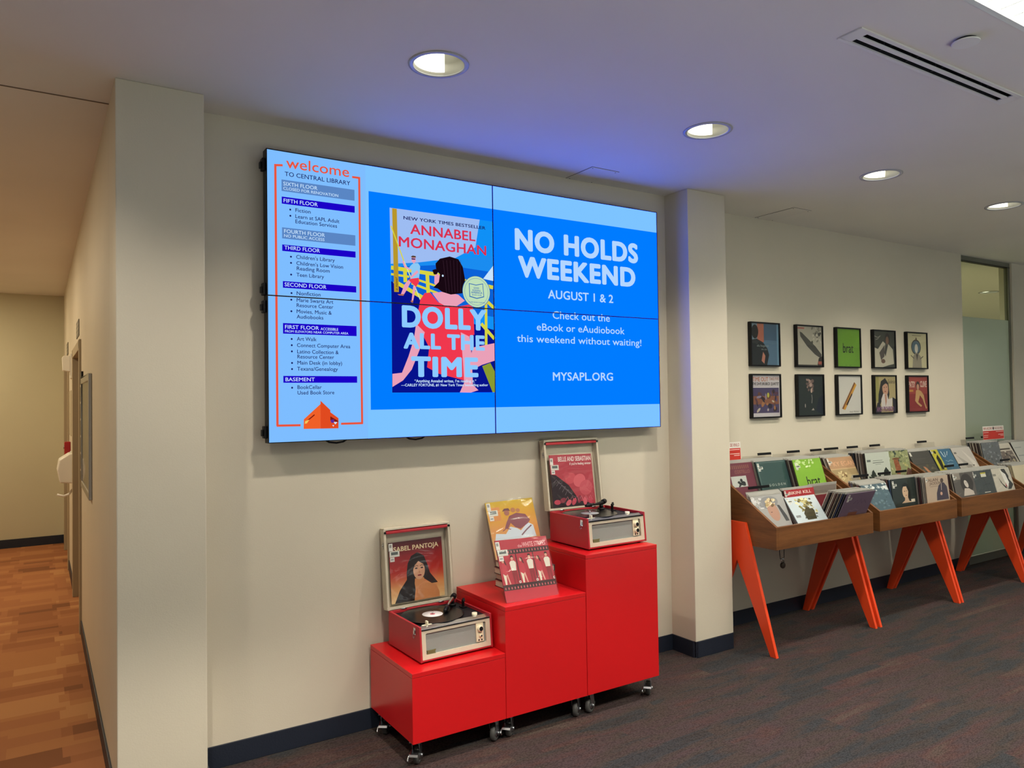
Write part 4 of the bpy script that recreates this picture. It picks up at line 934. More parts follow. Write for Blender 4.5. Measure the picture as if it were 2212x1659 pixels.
    for k in range(6):
        cx = 0.085 + 0.166*k
        if k % 2 == 0:
            a.poly([(cx-0.035, 0.28), (cx-0.05, 0.46), (cx+0.01, 0.45), (cx-0.005, 0.28)], '#e4dcc8'); a.poly([(cx+0.045, 0.28), (cx, 0.46), (cx+0.03, 0.46), (cx+0.065, 0.28)], '#dfa898')
            a.poly([(cx-0.045, 0.62), (cx+0.03, 0.62), (cx+0.05, 0.46), (cx, 0.42), (cx-0.06, 0.46)], '#c23446'); a.ell(cx-0.012, 0.655, 0.022, 0.032, '#d7a08c'); a.poly([(cx-0.02, 0.69), (cx+0.02, 0.685), (cx+0.045, 0.58), (cx+0.02, 0.6), (cx+0.005, 0.66)], '#2e1818')
        else:
            a.poly([(cx-0.035, 0.28), (cx-0.045, 0.49), (cx+0.05, 0.49), (cx+0.055, 0.28), (cx+0.015, 0.28), (cx+0.005, 0.44), (cx-0.005, 0.28)], '#8e2230'); a.poly([(cx-0.06, 0.62), (cx-0.03, 0.65), (cx+0.03, 0.65), (cx+0.06, 0.62), (cx+0.045, 0.49), (cx-0.045, 0.49)], '#e6e0d0')
            a.ell(cx, 0.69, 0.024, 0.034, '#d7a08c'); a.poly([(cx-0.03, 0.695), (cx-0.02, 0.735), (cx+0.02, 0.735), (cx+0.03, 0.695), (cx, 0.712)], '#2e1818')
            a.ell(cx + 0.075, 0.30, 0.022, 0.022, '#e6e0d8', n=12); a.ell(cx + 0.075, 0.30, 0.010, 0.010, '#7a3036', n=8)
    a.stickers(0.0, 0.975, 1.0)
    sleeve('red record sleeve with black perforated bands leaning at the front of the middle box', a, (1.026, -0.452, 0.6285), (-math.radians(23.3), math.radians(1.2), math.radians(-1.2)), 0.304, 0.005, base='#9a2a38')
    a = Art().grad(0, 0, 1, 1, ('#e6b888', '#dd9f62', '#dd9a50', '#d8a028', '#cfae20')); n0 = len(a.el)
    a.poly([(0.05, 0.0), (0.10, 0.2), (0.30, 0.16), (0.42, 0.33), (0.55, 0.27), (0.62, 0.2), (0.8, 0.38), (0.9, 0.30), (0.92, 0.0)], '#d7e4ee')
    a.poly([(0.30, 0.30), (0.36, 0.45), (0.44, 0.60), (0.60, 0.66), (0.78, 0.60), (0.86, 0.44), (0.80, 0.36), (0.62, 0.24), (0.52, 0.30), (0.44, 0.42), (0.36, 0.28)], '#8b4a55')
    a.ell(0.40, 0.69, 0.055, 0.075, '#a86a5a'); a.poly([(0.31, 0.73), (0.36, 0.80), (0.45, 0.80), (0.48, 0.72), (0.40, 0.75)], '#6d3a44'); a.ell(0.54, 0.74, 0.05, 0.06, '#b87a50'); a.ell(0.64, 0.72, 0.045, 0.05, '#b87a50')
    a.line([(0.25, 0.24), (0.33, 0.30), (0.42, 0.26)], 0.02, '#8b4a55'); a.line([(0.62, 0.08), (0.74, 0.2), (0.86, 0.3)], 0.03, '#7f5a66'); a.lift(0.30, n0); a.rect(0.02, 0.66, 0.27, 0.90, '#d88f4a'); a.stickers(0.02, 0.985, 1.0)
    sleeve('orange record sleeve with leaning riders, standing on the book stack against the wall', a, (1.168, -0.122, 0.7605), (-math.radians(19.5), math.radians(-1.0), 0), 0.306, 0.007, base='#cbb489')
covers_on_boxes()
BOOKL = ['hardback lying at the top of the stack behind the leaning sleeves', 'second book from the top of the stack on the middle box', 'third book from the top of the stack on the middle box', 'lowest book of the stack, lying on the middle red box']
def books():
    z = 0.627
    for i in range(4):
        th = (0.036, 0.031, 0.033, 0.031)[i]; dx = (0, 0.006, -0.003, 0.004)[i]; w, d = 0.2, 0.262
        t = thing('book', BOOKL[3 - i], 'book', (1.158 + dx, -0.384, z), (0, 0, 0), 'stacked books')
        MB().box((0.003, 0.004, 0.0025), (w - 0.004, d - 0.004, th - 0.0025)).obj('pages', PAPER, t)
        MB().box((0, 0, 0), (w, d, 0.0024)).box((0, 0, th - 0.0024), (w, d, th)).box((w - 0.0035, 0, 0.0024), (w, d, th - 0.0024)).obj('cover', mat('book_cover_dark', '#4a1c20', 0.5), t)
        z += th + 0.0003
books()

# ------------------------------------------------------------------ walnut record bins on orange legs
UW = 1.015; YF = -0.49
UX = [2.955, 4.049, 5.131, 6.213]
SIDE = [(0, 0.655), (0, 0.795), (0.48, 1.105), (0.595, 1.105), (0.595, 0.655)]
def legs_mb(x0, x1):
    # an inverted V board: front and rear leg as two boards meeting at the crotch
    fr = [(0.0, 0.0), (0.045, 0.0), (0.292, 0.555), (0.292, 0.80), (0.222, 0.80)]
    re = [(0.583, 0.0), (0.538, 0.0), (0.292, 0.555), (0.292, 0.80), (0.357, 0.80)]
    return MB().prism(fr, 0, x0, x1), MB().prism(re, 0, x0, x1)
def record_bin(i, label):
    t = thing('record_bin', label, 'record bin', (UX[i], YF, 0), group='walnut record bins'); tk = 0.02
    for sx in (0, UW - tk): MB().prism(SIDE, 0, sx, sx + tk).obj('side_panel', WOOD, t, 0.0012)
    MB().box((tk, 0, 0.655), (UW - tk, tk, 0.795)).obj('front_panel', WOOD, t, 0.0012)
    MB().box((tk, tk, 0.655), (UW - tk, 0.58, 0.668)).obj('floor_panel', WOOD, t)
    MB().box((tk, 0.58, 0.668), (UW - tk, 0.595, 1.03)).obj('back_panel', WOOD, t)
    MB().box((tk, 0.262, 0.668), (UW - tk, 0.280, 0.948)).obj('riser', WOOD, t, 0.001)
    MB().box((tk, 0.280, 0.838), (UW - tk, 0.58, 0.850)).obj('upper_shelf', WOOD, t)
    for x0, x1 in ((-0.0235, -0.0005), (UW + 0.0005, UW + 0.0235)):
        a, b = legs_mb(x0, x1); a.obj('leg', ORANGE, t, 0.0015); b.obj('leg', ORANGE, t, 0.0015)
    return t
record_bin(0, 'first walnut record bin, next to the pillar, on orange legs'); record_bin(1, 'second walnut record bin from the pillar, below the framed covers')
record_bin(2, 'third walnut record bin from the pillar, partly in front of the glass panel'); record_bin(3, 'fourth walnut record bin, cut off by the right edge of the photo')

PAL = ['#2a2728', '#3a3436', '#4a3a32', '#5c4f48', '#1c1c20', '#6b625c', '#8b8078', '#3c2a2c', '#28303c', '#4e2a30', '#b5aca0', '#57504c', '#33363c', '#8d8580', '#a39b90', '#6d5a66', '#7a4a4a', '#4a5a78', '#c4bcae']
PALB = ['#2a2e5c', '#1e2848', '#4a5a78', '#7a6a5a', '#2a2728', '#5a4038', '#3a4a6a', '#b5aca0', '#1c1c20', '#5a3a5c']
BACK = {}
def backrec(col):
    if col not in BACK:
        m = MB(); w = 0.312
        m.box((0, 0, 0), (w, 0.0052, w - 0.004), 0); m.box((-0.002, 0.0006, w - 0.004), (w + 0.003, 0.0030, w + 0.010), 1)
        BACK[col] = m.mesh('record_sleeve', [mat('spine_' + col[1:], col, 0.5), HAZE])
    return BACK[col]
NREC = [0]
def filed(unit, x, yb, z, tilt, n, grp, label, lim=None, step=0.0118, pal=PAL, sd=1):
    # records stacked behind a front one; their tops close up towards the board behind (at y = lim)
    rnd = random.Random(sd); L = 0.312; yt = yb + L*math.sin(tilt); stt = step if lim is None else min(step, (lim - yt) / max(n, 1))
    for k in range(n):
        o = bpy.data.objects.new('record_sleeve', backrec(pal[rnd.randrange(len(pal))])); COL.objects.link(o)
        b = yb + (k + 1)*step; t = yt + (k + 1)*stt
        o.location = (x + rnd.uniform(-0.004, 0.006), b, z + rnd.uniform(0, 0.002))
        o.rotation_euler = (-math.asin(max(-0.9, min(0.9, (t - b) / L))) - rnd.uniform(-0.004, 0.004), 0, 0)
        tag(o, label, 'record sleeve', grp); NREC[0] += 1
DIV = {}
def divider(x, yb, z, tilt, label, off=0.0, long=0.14):
    t = thing('divider_card', label, 'divider', (x, yb, z), (-math.radians(9 if z > 0.8 else 2), 0, 0), 'black tabbed dividers')
    if 'card' not in DIV: DIV['card'] = MB().box((0, 0, 0), (0.312, 0.0012, 0.335)).mesh('card', [clear_mat('clear_card', (0.95, 0.95, 0.94), 0.04, 0.08)])
    link('card', DIV['card'], t)
    k = ('tab', long)
    if k not in DIV: DIV[k] = MB().box((0, -0.003, 0.335), (long, 0.004, 0.352)).mesh('tab', [BLACK])
    link('tab', DIV[k], t, 0, (off, 0, 0))
TI = math.radians(23); UZ = 0.8505; LZ = 0.6685
def colx(u, c): return UX[u] + 0.026 + c * 0.3245
ORD = ['first', 'second', 'third', 'fourth']; CN = ['left', 'middle', 'right']
def column(u, tier, c, yb, deg, art, label, n, what, dx=0.0, base='#6b6560', sd=None, pal=PAL, th=0.005):
    z = UZ if tier else LZ; x = colx(u, c) + dx; tilt = math.radians(deg)
    if art is not None: sleeve(label, art.lift(0.36 if tier else 0.42), (x, yb, z + 0.001), (-tilt, 0, 0), 0.312, th, base=base)
    s = sd if sd is not None else u*31 + tier*7 + c*3 + 1
    filed(u, x, yb + (th - 0.005), z, tilt, n, 'records filed behind ' + what, 'record sleeve filed upright behind %s' % what, 0.068 if tier else -0.243, pal=pal, sd=s)

def leafy(a, x0, x1, y0, y1, cols, n, sd):
    r = random.Random(sd)
    for i in range(n): a.ell(r.uniform(x0, x1), r.uniform(y0, y1), r.uniform(.02, .07), r.uniform(.02, .06), cols[r.randrange(len(cols))], r.uniform(0, 3), 8)
# --- first bin
a = A_('#6e2e40'); a.stickers(-0.03, 0.97, 0.8)
for k in range(11): a.rect(0.22 + k*0.062, 0.80, 0.25 + k*0.062, 0.92, '#8d5f50')
a.text('COSTELLO', 0.40, 0.88, 0.64, 0.11, '#96685a', 1); a.rect(0.24, 0.18, 0.72, 0.55, '#c6cac4'); leafy(a, 0.45, 0.62, 0.20, 0.36, ['#23282a', '#3c4240'], 12, 3); a.ell(0.54, 0.40, 0.04, 0.06, '#2b2f30')
column(0, 1, 0, -0.112, 16, a, 'burgundy record sleeve with a small grey photo, upper row next to the pillar', 12, 'the burgundy sleeve in the first bin', base='#4e2430')
a = A_('#33504e'); a.rect(0.02, 0.95, 0.98, 0.957, '#8fa39d'); a.rect(0.03, 0.05, 0.036, 0.93, '#8fa39d'); a.text('G O L D E N', 0.26, 0.82, 0.12, 0.075, '#c9cdbf', 1); a.stickers(0.03, 0.93, 0.85)
column(0, 1, 1, -0.138, 16.5, a, 'dark teal record sleeve with one pale word near its foot', 11, 'the dark teal sleeve in the first bin', base='#2c4442', th=0.012)
a = A_('#86b83a'); a.text('brat', 0.32, 0.80, 0.03, 0.34, '#141c10', 1); a.stickers(0.05, 0.9, 0.85); leafy(a, 0.05, 0.75, 0.72, 0.97, ['#c8e29a', '#dcecc0'], 16, 9)
column(0, 1, 2, -0.194, 17, a, 'lime green record sleeve with one black word, in the first bin', 12, 'the lime green sleeve in the first bin', base='#6f9434')
a = A_('#a9a8a6'); a.ell(0.5, 0.74, 0.30, 0.22, '#8f9092', 0.2); a.ell(0.56, 0.40, 0.16, 0.36, '#b98f7c', 0.12); leafy(a, 0.40, 0.68, 0.60, 0.86, ['#d8c49a', '#b9a070', '#efe4c0', '#7c6648'], 26, 4); a.poly([(0.72, 0.62), (0.80, 0.6), (0.92, 0.2), (0.95, 0), (0.84, 0)], '#4e5052'); a.ell(0.50, 0.38, 0.03, 0.012, '#5a3c34', n=8); a.stickers(0.02, 0.99, 0.9)
leafy(a, 0.02, 0.30, 0.55, 0.95, ['#d8d8d8', '#9c9c9c'], 14, 8)
column(0, 0, 0, -0.393, 23, a, 'grey record sleeve showing a tall gold hat, lower row near the pillar', 8, 'the grey sleeve with the gold hat', base='#86857f')
a = A_('#c9d6dc'); leafy(a, 0.28, 0.80, 0.25, 0.88, ['#6b5f2a', '#c9bf84', '#8d8240', '#e8e2b8', '#3c3a20'], 60, 5); a.poly([(0.36, 0.05), (0.66, 0.05), (0.72, 0.4), (0.5, 0.55), (0.34, 0.3)], '#3f3a1e'); a.text('ALABAMA', 0.30, 0.74, 0.10, 0.07, '#20241e', 2); a.stickers(0.03, 0.97, 0.8); a.rect(0.05, 0.18, 0.2, 0.27, '#8a8f92')
sleeve('pale blue record sleeve with a leafy tree, front of the first bin', a.lift(0.42), (colx(0, 1) - 0.005, -0.461, LZ + 0.001), (-math.radians(34), 0, 0), 0.312, 0.005, base='#b5bfc2')
filed(0, colx(0, 1), -0.460, LZ, math.radians(34), 3, 'records filed behind the pale blue sleeve', 'record sleeve filed upright behind the pale blue sleeve with the tree', sd=21)
a = A_('#b02a34'); a.rect(0, 0, 1, 0.62, '#8e2430'); a.text('BIKINI KILL', 0.14, 0.90, 0.82, 0.11, '#e6d8cc', 2); a.stickers(0.0, 0.97, 0.7)
column(0, 0, 1, -0.335, 12, a, 'red record sleeve with white hand lettering behind the pale blue one', 3, 'the red lettered sleeve in the first bin', base='#7a2028', dx=0.012)
a = A_('#7d2a34'); a.stickers(0.02, 0.97, 0.85)
column(0, 0, 2, -0.240, 1, a, 'plain dark red record sleeve at the back of the lower row, first bin', 3, 'the plain dark red sleeve', base='#5e2028', dx=-0.012)
a = A_('#6d5a70'); a.rect(0.30, 0.0, 0.62, 0.32, '#7a4636'); a.line([(0.35, 0.62), (0.45, 0.74), (0.5, 0.6), (0.58, 0.76), (0.64, 0.6), (0.72, 0.72), (0.8, 0.6)], 0.018, '#4c3850'); a.line([(0.30, 0.40), (0.4, 0.36), (0.5, 0.42), (0.62, 0.36)], 0.012, '#8d7a8c'); a.stickers(0.06, 0.96, 0.8)
FW = -math.radians(25)
sleeve('purple record sleeve leaning forward at the right end of the first bin', a.lift(0.3), (colx(0, 2) - 0.012, -0.406, LZ + 0.001), (-FW, 0, 0), 0.312, 0.005, base='#5a4a5c')
filed(0, colx(0, 2) - 0.014, -0.406, LZ + 0.001, FW, 11, 'records leaning forward behind the purple sleeve', 'record sleeve leaning forward in the row behind the purple sleeve', step=0.0132, pal=PALB, sd=77)
# --- second bin
a = A_('#b58f6c'); a.rect(0, 0.30, 1, 0.52, '#a8926a'); a.rect(0, 0, 1, 0.30, '#b7a377'); a.rect(0, 0.52, 1, 0.56, '#c8ab80'); a.text('KY EGAN', 0.18, 1.0, 0.66, 0.17, '#d8a884', 2); leafy(a, 0.10, 0.6, 0.05, 0.42, ['#8a6a40', '#c9b684', '#6d5432', '#d8c898'], 26, 6); a.ell(0.80, 0.14, 0.16, 0.13, '#9c9484'); a.stickers(0.0, 0.97, 0.8)
column(1, 1, 0, -0.188, 24, a, 'tan record sleeve with large faded capitals, upper row of the second bin', 12, 'the tan sleeve in the second bin', base='#7b6a52')
a = A_('#c3c9bd'); leafy(a, 0.06, 0.36, 0.02, 0.16, ['#2c362e', '#3c463c'], 14, 7); a.poly([(0.12, 0), (0.2, 0.3), (0.26, 0.36), (0.34, 0.2), (0.38, 0)], '#2f3a31'); a.poly([(0.42, 0), (0.47, 0.2), (0.53, 0.18), (0.58, 0)], '#384238'); a.poly([(0.66, 0), (0.70, 0.28), (0.80, 0.42), (0.90, 0.28), (0.96, 0.1), (0.98, 0)], '#2a332c'); a.rect(0.30, 0.68, 0.70, 0.70, '#7b827a'); a.rect(0.28, 0.60, 0.74, 0.625, '#6c736b'); a.rect(0.38, 0.54, 0.62, 0.555, '#838a82'); a.rect(0.05, 0.66, 0.2, 0.74, '#5e6660')
column(1, 1, 1, -0.202, 7, a, 'pale sleeve with dark fir trees and a thick black spine', 10, 'the fir tree sleeve in the second bin', base='#141416', th=0.016)
a = A_('#8f9568'); leafy(a, 0, 1, 0.55, 1, ['#5e6a48', '#a3a878', '#3e5046', '#b9b88a'], 36, 8); leafy(a, 0, 1, 0, 0.5, ['#b3ac74', '#9aa060', '#c8bf90'], 20, 9); a.ell(0.40, 0.55, 0.10, 0.14, '#a3623c'); a.poly([(0.30, 0.62), (0.5, 0.62), (0.56, 0.3), (0.46, 0.0), (0.34, 0.0)], '#8f5230'); a.ell(0.41, 0.68, 0.17, 0.05, '#7b5434'); a.poly([(0.72, 0.0), (0.86, 0.3), (1, 0.2), (1, 0)], '#5d3a2c'); a.stickers(0.02, 0.86, 0.7)
column(1, 1, 2, -0.186, 11, a, 'green meadow photo record sleeve, upper row of the second bin', 11, 'the green meadow sleeve', base='#b0aa86')
a = A_('#4f6570'); leafy(a, 0, 1, 0, 0.7, ['#5c737c', '#445860', '#6b818a', '#51676c'], 40, 10); leafy(a, 0, 1, 0.72, 1, ['#c8d0d0', '#8d9a9e', '#dfe4e2'], 40, 11)
column(1, 0, 0, -0.453, 23, a, 'mottled blue grey record sleeve, lower row of the second bin', 12, 'the mottled blue grey sleeve', base='#465860')
a = A_('#2d3633'); a.ell(0.55, 0.44, 0.135, 0.26, '#d2b395'); a.poly([(0.40, 0.55), (0.44, 0.74), (0.56, 0.82), (0.70, 0.72), (0.76, 0.40), (0.74, 0.1), (0.62, 0.2), (0.66, 0.45), (0.60, 0.66), (0.48, 0.66)], '#151a19'); a.poly([(0.50, 0.24), (0.62, 0.22), (0.66, 0.06), (0.86, 0.0), (0.34, 0.0), (0.48, 0.1)], '#c9a98c'); a.ell(0.51, 0.47, 0.03, 0.014, '#2a1c18', n=8); a.ell(0.60, 0.47, 0.025, 0.012, '#2a1c18', n=8); a.ell(0.56, 0.30, 0.035, 0.014, '#8a4038', n=8); a.rect(0.74, 0.0, 0.90, 0.12, '#d8cbb8'); a.stickers(0.04, 0.92, 0.9)
column(1, 0, 1, -0.398, 6.5, a, 'dark green record sleeve with a pale face, second bin front', 11, 'the dark green sleeve with the face', base='#232a28')
a = A_('#bba793'); a.text('ALAN', 0.10, 0.55, 0.80, 0.12, '#6d5546', 2); a.text('JACKSON', 0.16, 0.66, 0.66, 0.11, '#6d5546', 2); a.rect(0.18, 0.58, 0.55, 0.60, '#94806e'); a.ell(0.72, 0.80, 0.07, 0.09, '#5a4a42'); a.poly([(0.42, 0.0), (0.44, 0.30), (0.55, 0.60), (0.68, 0.72), (0.80, 0.70), (0.92, 0.52), (0.96, 0)], '#463f4c'); a.ell(0.64, 0.26, 0.05, 0.07, '#d0a48a'); a.line([(0.68, 0.7), (0.66, 0.4)], 0.02, '#c9b8ac'); a.stickers(0.0, 0.98, 0.6)
column(1, 0, 2, -0.466, 5, a, 'beige record sleeve with a standing man in a dark coat', 11, 'the beige sleeve with the standing man', base='#a08d7a', dx=-0.004)
# --- third bin
a = A_('#4a4944'); a.rect(0, 0.42, 1, 0.44, '#33332f'); leafy(a, 0.1, 0.9, 0.0, 0.36, ['#5e5c46', '#3e4030', '#6b6650'], 30, 12); a.poly([(0.36, 0.32), (0.46, 0.3), (0.62, 0.0), (0.48, 0.0)], '#b07a58'); a.rect(0.2, 0.66, 0.7, 0.67, '#6d6c64'); a.rect(0.04, 0.80, 0.12, 0.97, '#d8d6c8')
column(2, 1, 0, -0.205, 28, a, 'dark grey record sleeve, upper row of the third bin', 11, 'the dark grey sleeve in the third bin', base='#3a3833')
a = A_('#3f6a86'); a.rect(0, 0, 0.36, 1, '#b9b23c'); a.ell(0.18, 0.88, 0.06, 0.07, '#2a2c1e'); a.poly([(0.12, 0.62), (0.24, 0.78), (0.30, 0.5), (0.24, 0.1), (0.12, 0.1)], '#22241c'); a.line([(0.48, 0.9), (0.52, 0.66), (0.60, 0.64), (0.64, 0.86), (0.70, 0.70), (0.80, 0.88)], 0.035, '#b9c6cc'); a.line([(0.5, 0.48), (0.62, 0.42), (0.74, 0.48), (0.86, 0.42)], 0.025, '#8fa8b6'); a.rect(0.5, 0.3, 0.8, 0.32, '#9fb2bc'); a.stickers(0.0, 0.98, 0.5)
column(2, 1, 1, -0.206, 27, a, 'yellow and blue record sleeve, upper row of the third bin', 11, 'the yellow and blue sleeve', base='#2a4454')
a = A_('#bdb8b0'); a.poly([(0.1, 0.7), (0.5, 0.3), (0.7, 0.0), (0.4, 0.0)], '#a5a098'); a.poly([(0.5, 0.9), (0.9, 0.3), (1, 0.0), (0.8, 0.0)], '#cfcac2'); a.ell(0.74, 0.14, 0.06, 0.03, '#6d6860'); a.rect(0.05, 0.72, 0.18, 0.80, '#6f6c66')
column(2, 1, 2, -0.207, 27, a, 'plain whitish record sleeve at the right end of the third bin', 11, 'the whitish sleeve in the third bin', base='#8d887c')
a = A_('#5c5752'); a.ell(0.62, 0.52, 0.30, 0.42, '#3c3834'); a.ell(0.58, 0.50, 0.085, 0.17, '#cfc6bc', 0.3); a.poly([(0.46, 0.32), (0.66, 0.30), (0.86, 0.16), (0.88, 0.0), (0.36, 0.0)], '#c6bbb0'); a.ell(0.55, 0.54, 0.02, 0.012, '#2a2622', n=8); a.ell(0.62, 0.55, 0.02, 0.012, '#2a2622', n=8); a.rect(0, 0.72, 0.35, 1.0, '#8d857b'); a.stickers(0.02, 0.97, 0.8)
column(2, 0, 0, -0.466, 11, a, 'grey photo record sleeve with a pale seated woman, third bin', 11, 'the grey photo sleeve in the third bin', base='#2e2c2a')
a = A_('#454b4b'); a.rect(0.42, 0.70, 0.68, 0.90, '#d6d4c6'); a.rect(0.42, 0.84, 0.68, 0.90, '#b3ac3a'); a.line([(0.52, 0.68), (0.56, 0.36), (0.62, 0.08)], 0.012, '#2c3030'); a.rect(0.40, 0.0, 0.70, 0.03, '#d8d4c8'); a.stickers(0.02, 0.97, 0.85)
column(2, 0, 1, -0.466, 13.7, a, 'dark slate record sleeve with a yellow topped sticker', 10, 'the dark slate sleeve', base='#2a2c2c', th=0.012)
a = A_('#c3beb0'); a.poly([(0.55, 0.95), (0.75, 0.95), (0.86, 0.6), (0.74, 0.2), (0.62, 0.0), (0.80, 0.0), (0.98, 0.2)], '#3a3c3a'); a.poly([(0.5, 0.9), (0.72, 0.7), (0.78, 0.3), (0.64, 0.1), (0.56, 0.4)], '#e4e2da'); a.poly([(0.3, 0.6), (0.42, 0.3), (0.62, 0.04), (0.5, 0.08), (0.36, 0.34)], '#33352f'); a.poly([(0.54, 0.14), (0.60, 0.32), (0.62, 0.1)], '#a03a40'); a.rect(0.05, 0.66, 0.22, 0.76, '#8a877c')
column(2, 0, 2, -0.466, 16, a, 'off white record sleeve with black wing shapes, third bin', 11, 'the off white winged sleeve', base='#a8a294')
# --- fourth bin
a = A_('#6a6e70'); leafy(a, 0, 1, 0, 1, ['#7c8284', '#5a5e60', '#8f9496', '#63685a'], 40, 14)
column(3, 1, 0, -0.158, 11, a, 'wrinkled silvery record sleeve in the fourth bin', 10, 'the wrinkled silvery sleeve', base='#55595a', dx=0.02)
a = A_('#cfc8bb'); a.rect(0.14, 0.0, 0.92, 0.62, '#7a6f68'); leafy(a, 0.18, 0.88, 0.05, 0.55, ['#574e52', '#9a8f84', '#46403e', '#b0a696'], 34, 15); a.rect(0.16, 0.68, 0.88, 0.76, '#5c554c'); a.rect(0.46, 0.56, 0.56, 0.64, '#cfc8bb'); a.rect(0.40, 0.0, 0.48, 0.2, '#c9bd9a'); a.rect(0.7, 0.0, 0.8, 0.2, '#c9bd9a')
column(3, 1, 1, -0.192, 27, a, 'white bordered group photo record sleeve in the fourth bin', 10, 'the white bordered sleeve in the fourth bin', base='#3a3836')
a = A_('#c9c9c2'); a.rect(0.1, 0.3, 0.6, 0.34, '#8f9496'); a.rect(0.1, 0.7, 0.5, 0.74, '#9aa09e')
column(3, 1, 2, -0.19, 25, a, 'white record sleeve cut by the right edge of the photo', 10, 'the white sleeve at the right edge', base='#2e2c22')
column(3, 0, 0, -0.44, 14, None, '', 12, 'the front board of the fourth bin', pal=['#b5a98e', '#4a3a32', '#8b8078', '#3a3436', '#c0b69a', '#5a4a50'])
column(3, 0, 1, -0.44, 14, None, '', 8, 'the front board of the fourth bin', pal=['#b5a98e', '#4a3a32', '#8b8078', '#3a3436', '#c0b69a', '#5a4a50'], sd=91)

# black tabbed dividers: upper row at the back, lower row at the back
def dv(u, tier, c, label, off, yb=None, long=0.14):
    divider(colx(u, c), (0.012 if tier else -0.262) if yb is None else yb, UZ if tier else LZ, TI, label, off, long)
dv(0, 1, 0, 'black tabbed divider nearest the pillar, behind the burgundy sleeve', 0.17)
dv(0, 1, 1, 'black tabbed divider behind the dark teal sleeve', 0.17)
dv(0, 1, 2, 'black tabbed divider behind the lime green sleeve', 0.17)
dv(1, 1, 0, 'black tabbed divider at the left end of the second bin, upper row', -0.02, 0.0, 0.13)
dv(1, 1, 0, 'black tabbed divider behind the tan sleeve', 0.17, 0.014, 0.17)
dv(1, 1, 1, 'black tabbed divider behind the fir tree sleeve', 0.13)
dv(1, 1, 2, 'black tabbed divider behind the green meadow sleeve', 0.11)
dv(2, 1, 1, 'black tabbed divider behind the yellow and blue sleeve', 0.05)
dv(3, 1, 0, 'black tabbed divider below the red sign in the fourth bin', 0.10)
dv(3, 1, 1, 'black tabbed divider behind the white bordered group photo sleeve', 0.05)
dv(3, 1, 2, 'black tabbed divider nearest the right edge of the photo, upper row', -0.02, 0.005)
dv(0, 0, 0, 'black tabbed divider behind the grey sleeve with the gold hat', 0.02, -0.258, 0.20)
dv(1, 0, 0, 'black tabbed divider behind the mottled blue grey sleeve', 0.05, None, 0.18)
dv(1, 0, 1, 'black tabbed divider behind the dark green sleeve with the face', 0.03, None, 0.16)
dv(1, 0, 2, 'black tabbed divider behind the beige sleeve with the standing man', -0.06)
dv(2, 0, 0, 'black tabbed divider behind the grey photo sleeve in the third bin', 0.20)
dv(2, 0, 1, 'black tabbed divider behind the dark slate sleeve', 0.10)
dv(3, 0, 0, 'black tabbed divider at the front left of the fourth bin', 0.02, -0.27, 0.16)

# small upright signs
def sign(x, label):
    t = thing('bin_sign', label, 'sign', (x, 0.030, 1.165), (-0.04, 0, 0), 'record bin signs'); w, h = 0.395, 0.126
    MB().box((0, 0, -0.09), (w, 0.0025, h)).obj('holder', clear_mat('acrylic', (0.93, 0.94, 0.92), 0.06, 0.03), t)
    MB().box((-0.01, -0.004, -0.10), (w + 0.01, 0.012, -0.088)).obj('foot', WHITE, t)
    a = Art().rect(0, 0, w, h, '#e9e4da'); a.rect(0.003, 0.003, w - 0.003, 0.083, '#c8382c')
    a.text('VINYL RECORDS', 0.012, 0.178, 0.094, 0.022, '#b8443c', 2); a.ell(0.1975, 0.105, 0.012, 0.015, '#141414'); a.ell(0.1975, 0.105, 0.003, 0.004, '#c8382c', n=10); a.text('DISCOS DE VINILO', 0.216, w - 0.012, 0.094, 0.022, '#a84a48', 2)
    for x0, x1, z in ((0.012, 0.105, 0.066), (0.012, 0.095, 0.038), (0.012, 0.09, 0.022), (w - 0.15, w - 0.012, 0.070), (w - 0.11, w - 0.012, 0.042), (w - 0.07, w - 0.012, 0.030)): a.rect(x0, z, x1, z + 0.005, '#ecc4b8')
    a.obj('sign_card', 1, 1, t, (0, -0.0004, 0))
sign(2.862, 'red and white sign about discs, half hidden by the pillar'); sign(6.575, 'red and white sign about discs, in front of the glass panel')
# cable with padlock under the first bin
def padlock():
    t = thing('cable_lock', 'small padlock hanging on a wire loop under the first record bin', 'padlock', (3.215, -0.33, 0.654))
    MB().box((-0.03, -0.012, -0.01), (0.03, 0.012, 0.0)).obj('bracket', BLACK, t)
    MB().tube([(-0.028, 0, -0.005), (-0.03, 0, -0.06), (-0.024, 0, -0.105), (0.0, 0, -0.112), (0.014, 0, -0.10), (0.016, 0, -0.05), (0.012, 0, -0.008)], 0.0022, 6).obj('wire_loop', BLACK, t)
    MB().tube([(-0.012, 0, -0.135), (-0.012, 0, -0.115), (0.0, 0, -0.103), (0.012, 0, -0.115), (0.012, 0, -0.135)], 0.003, 8).obj('shackle', CHROME, t)
    MB().lathe([(0.0, -0.009), (0.018, -0.008), (0.021, 0.0), (0.018, 0.008), (0.0, 0.009)], (0, 0, -0.15), 20, axis=1).obj('lock_body', mat('lock_brown', '#4a4036', 0.4, 0.6), t)
padlock()

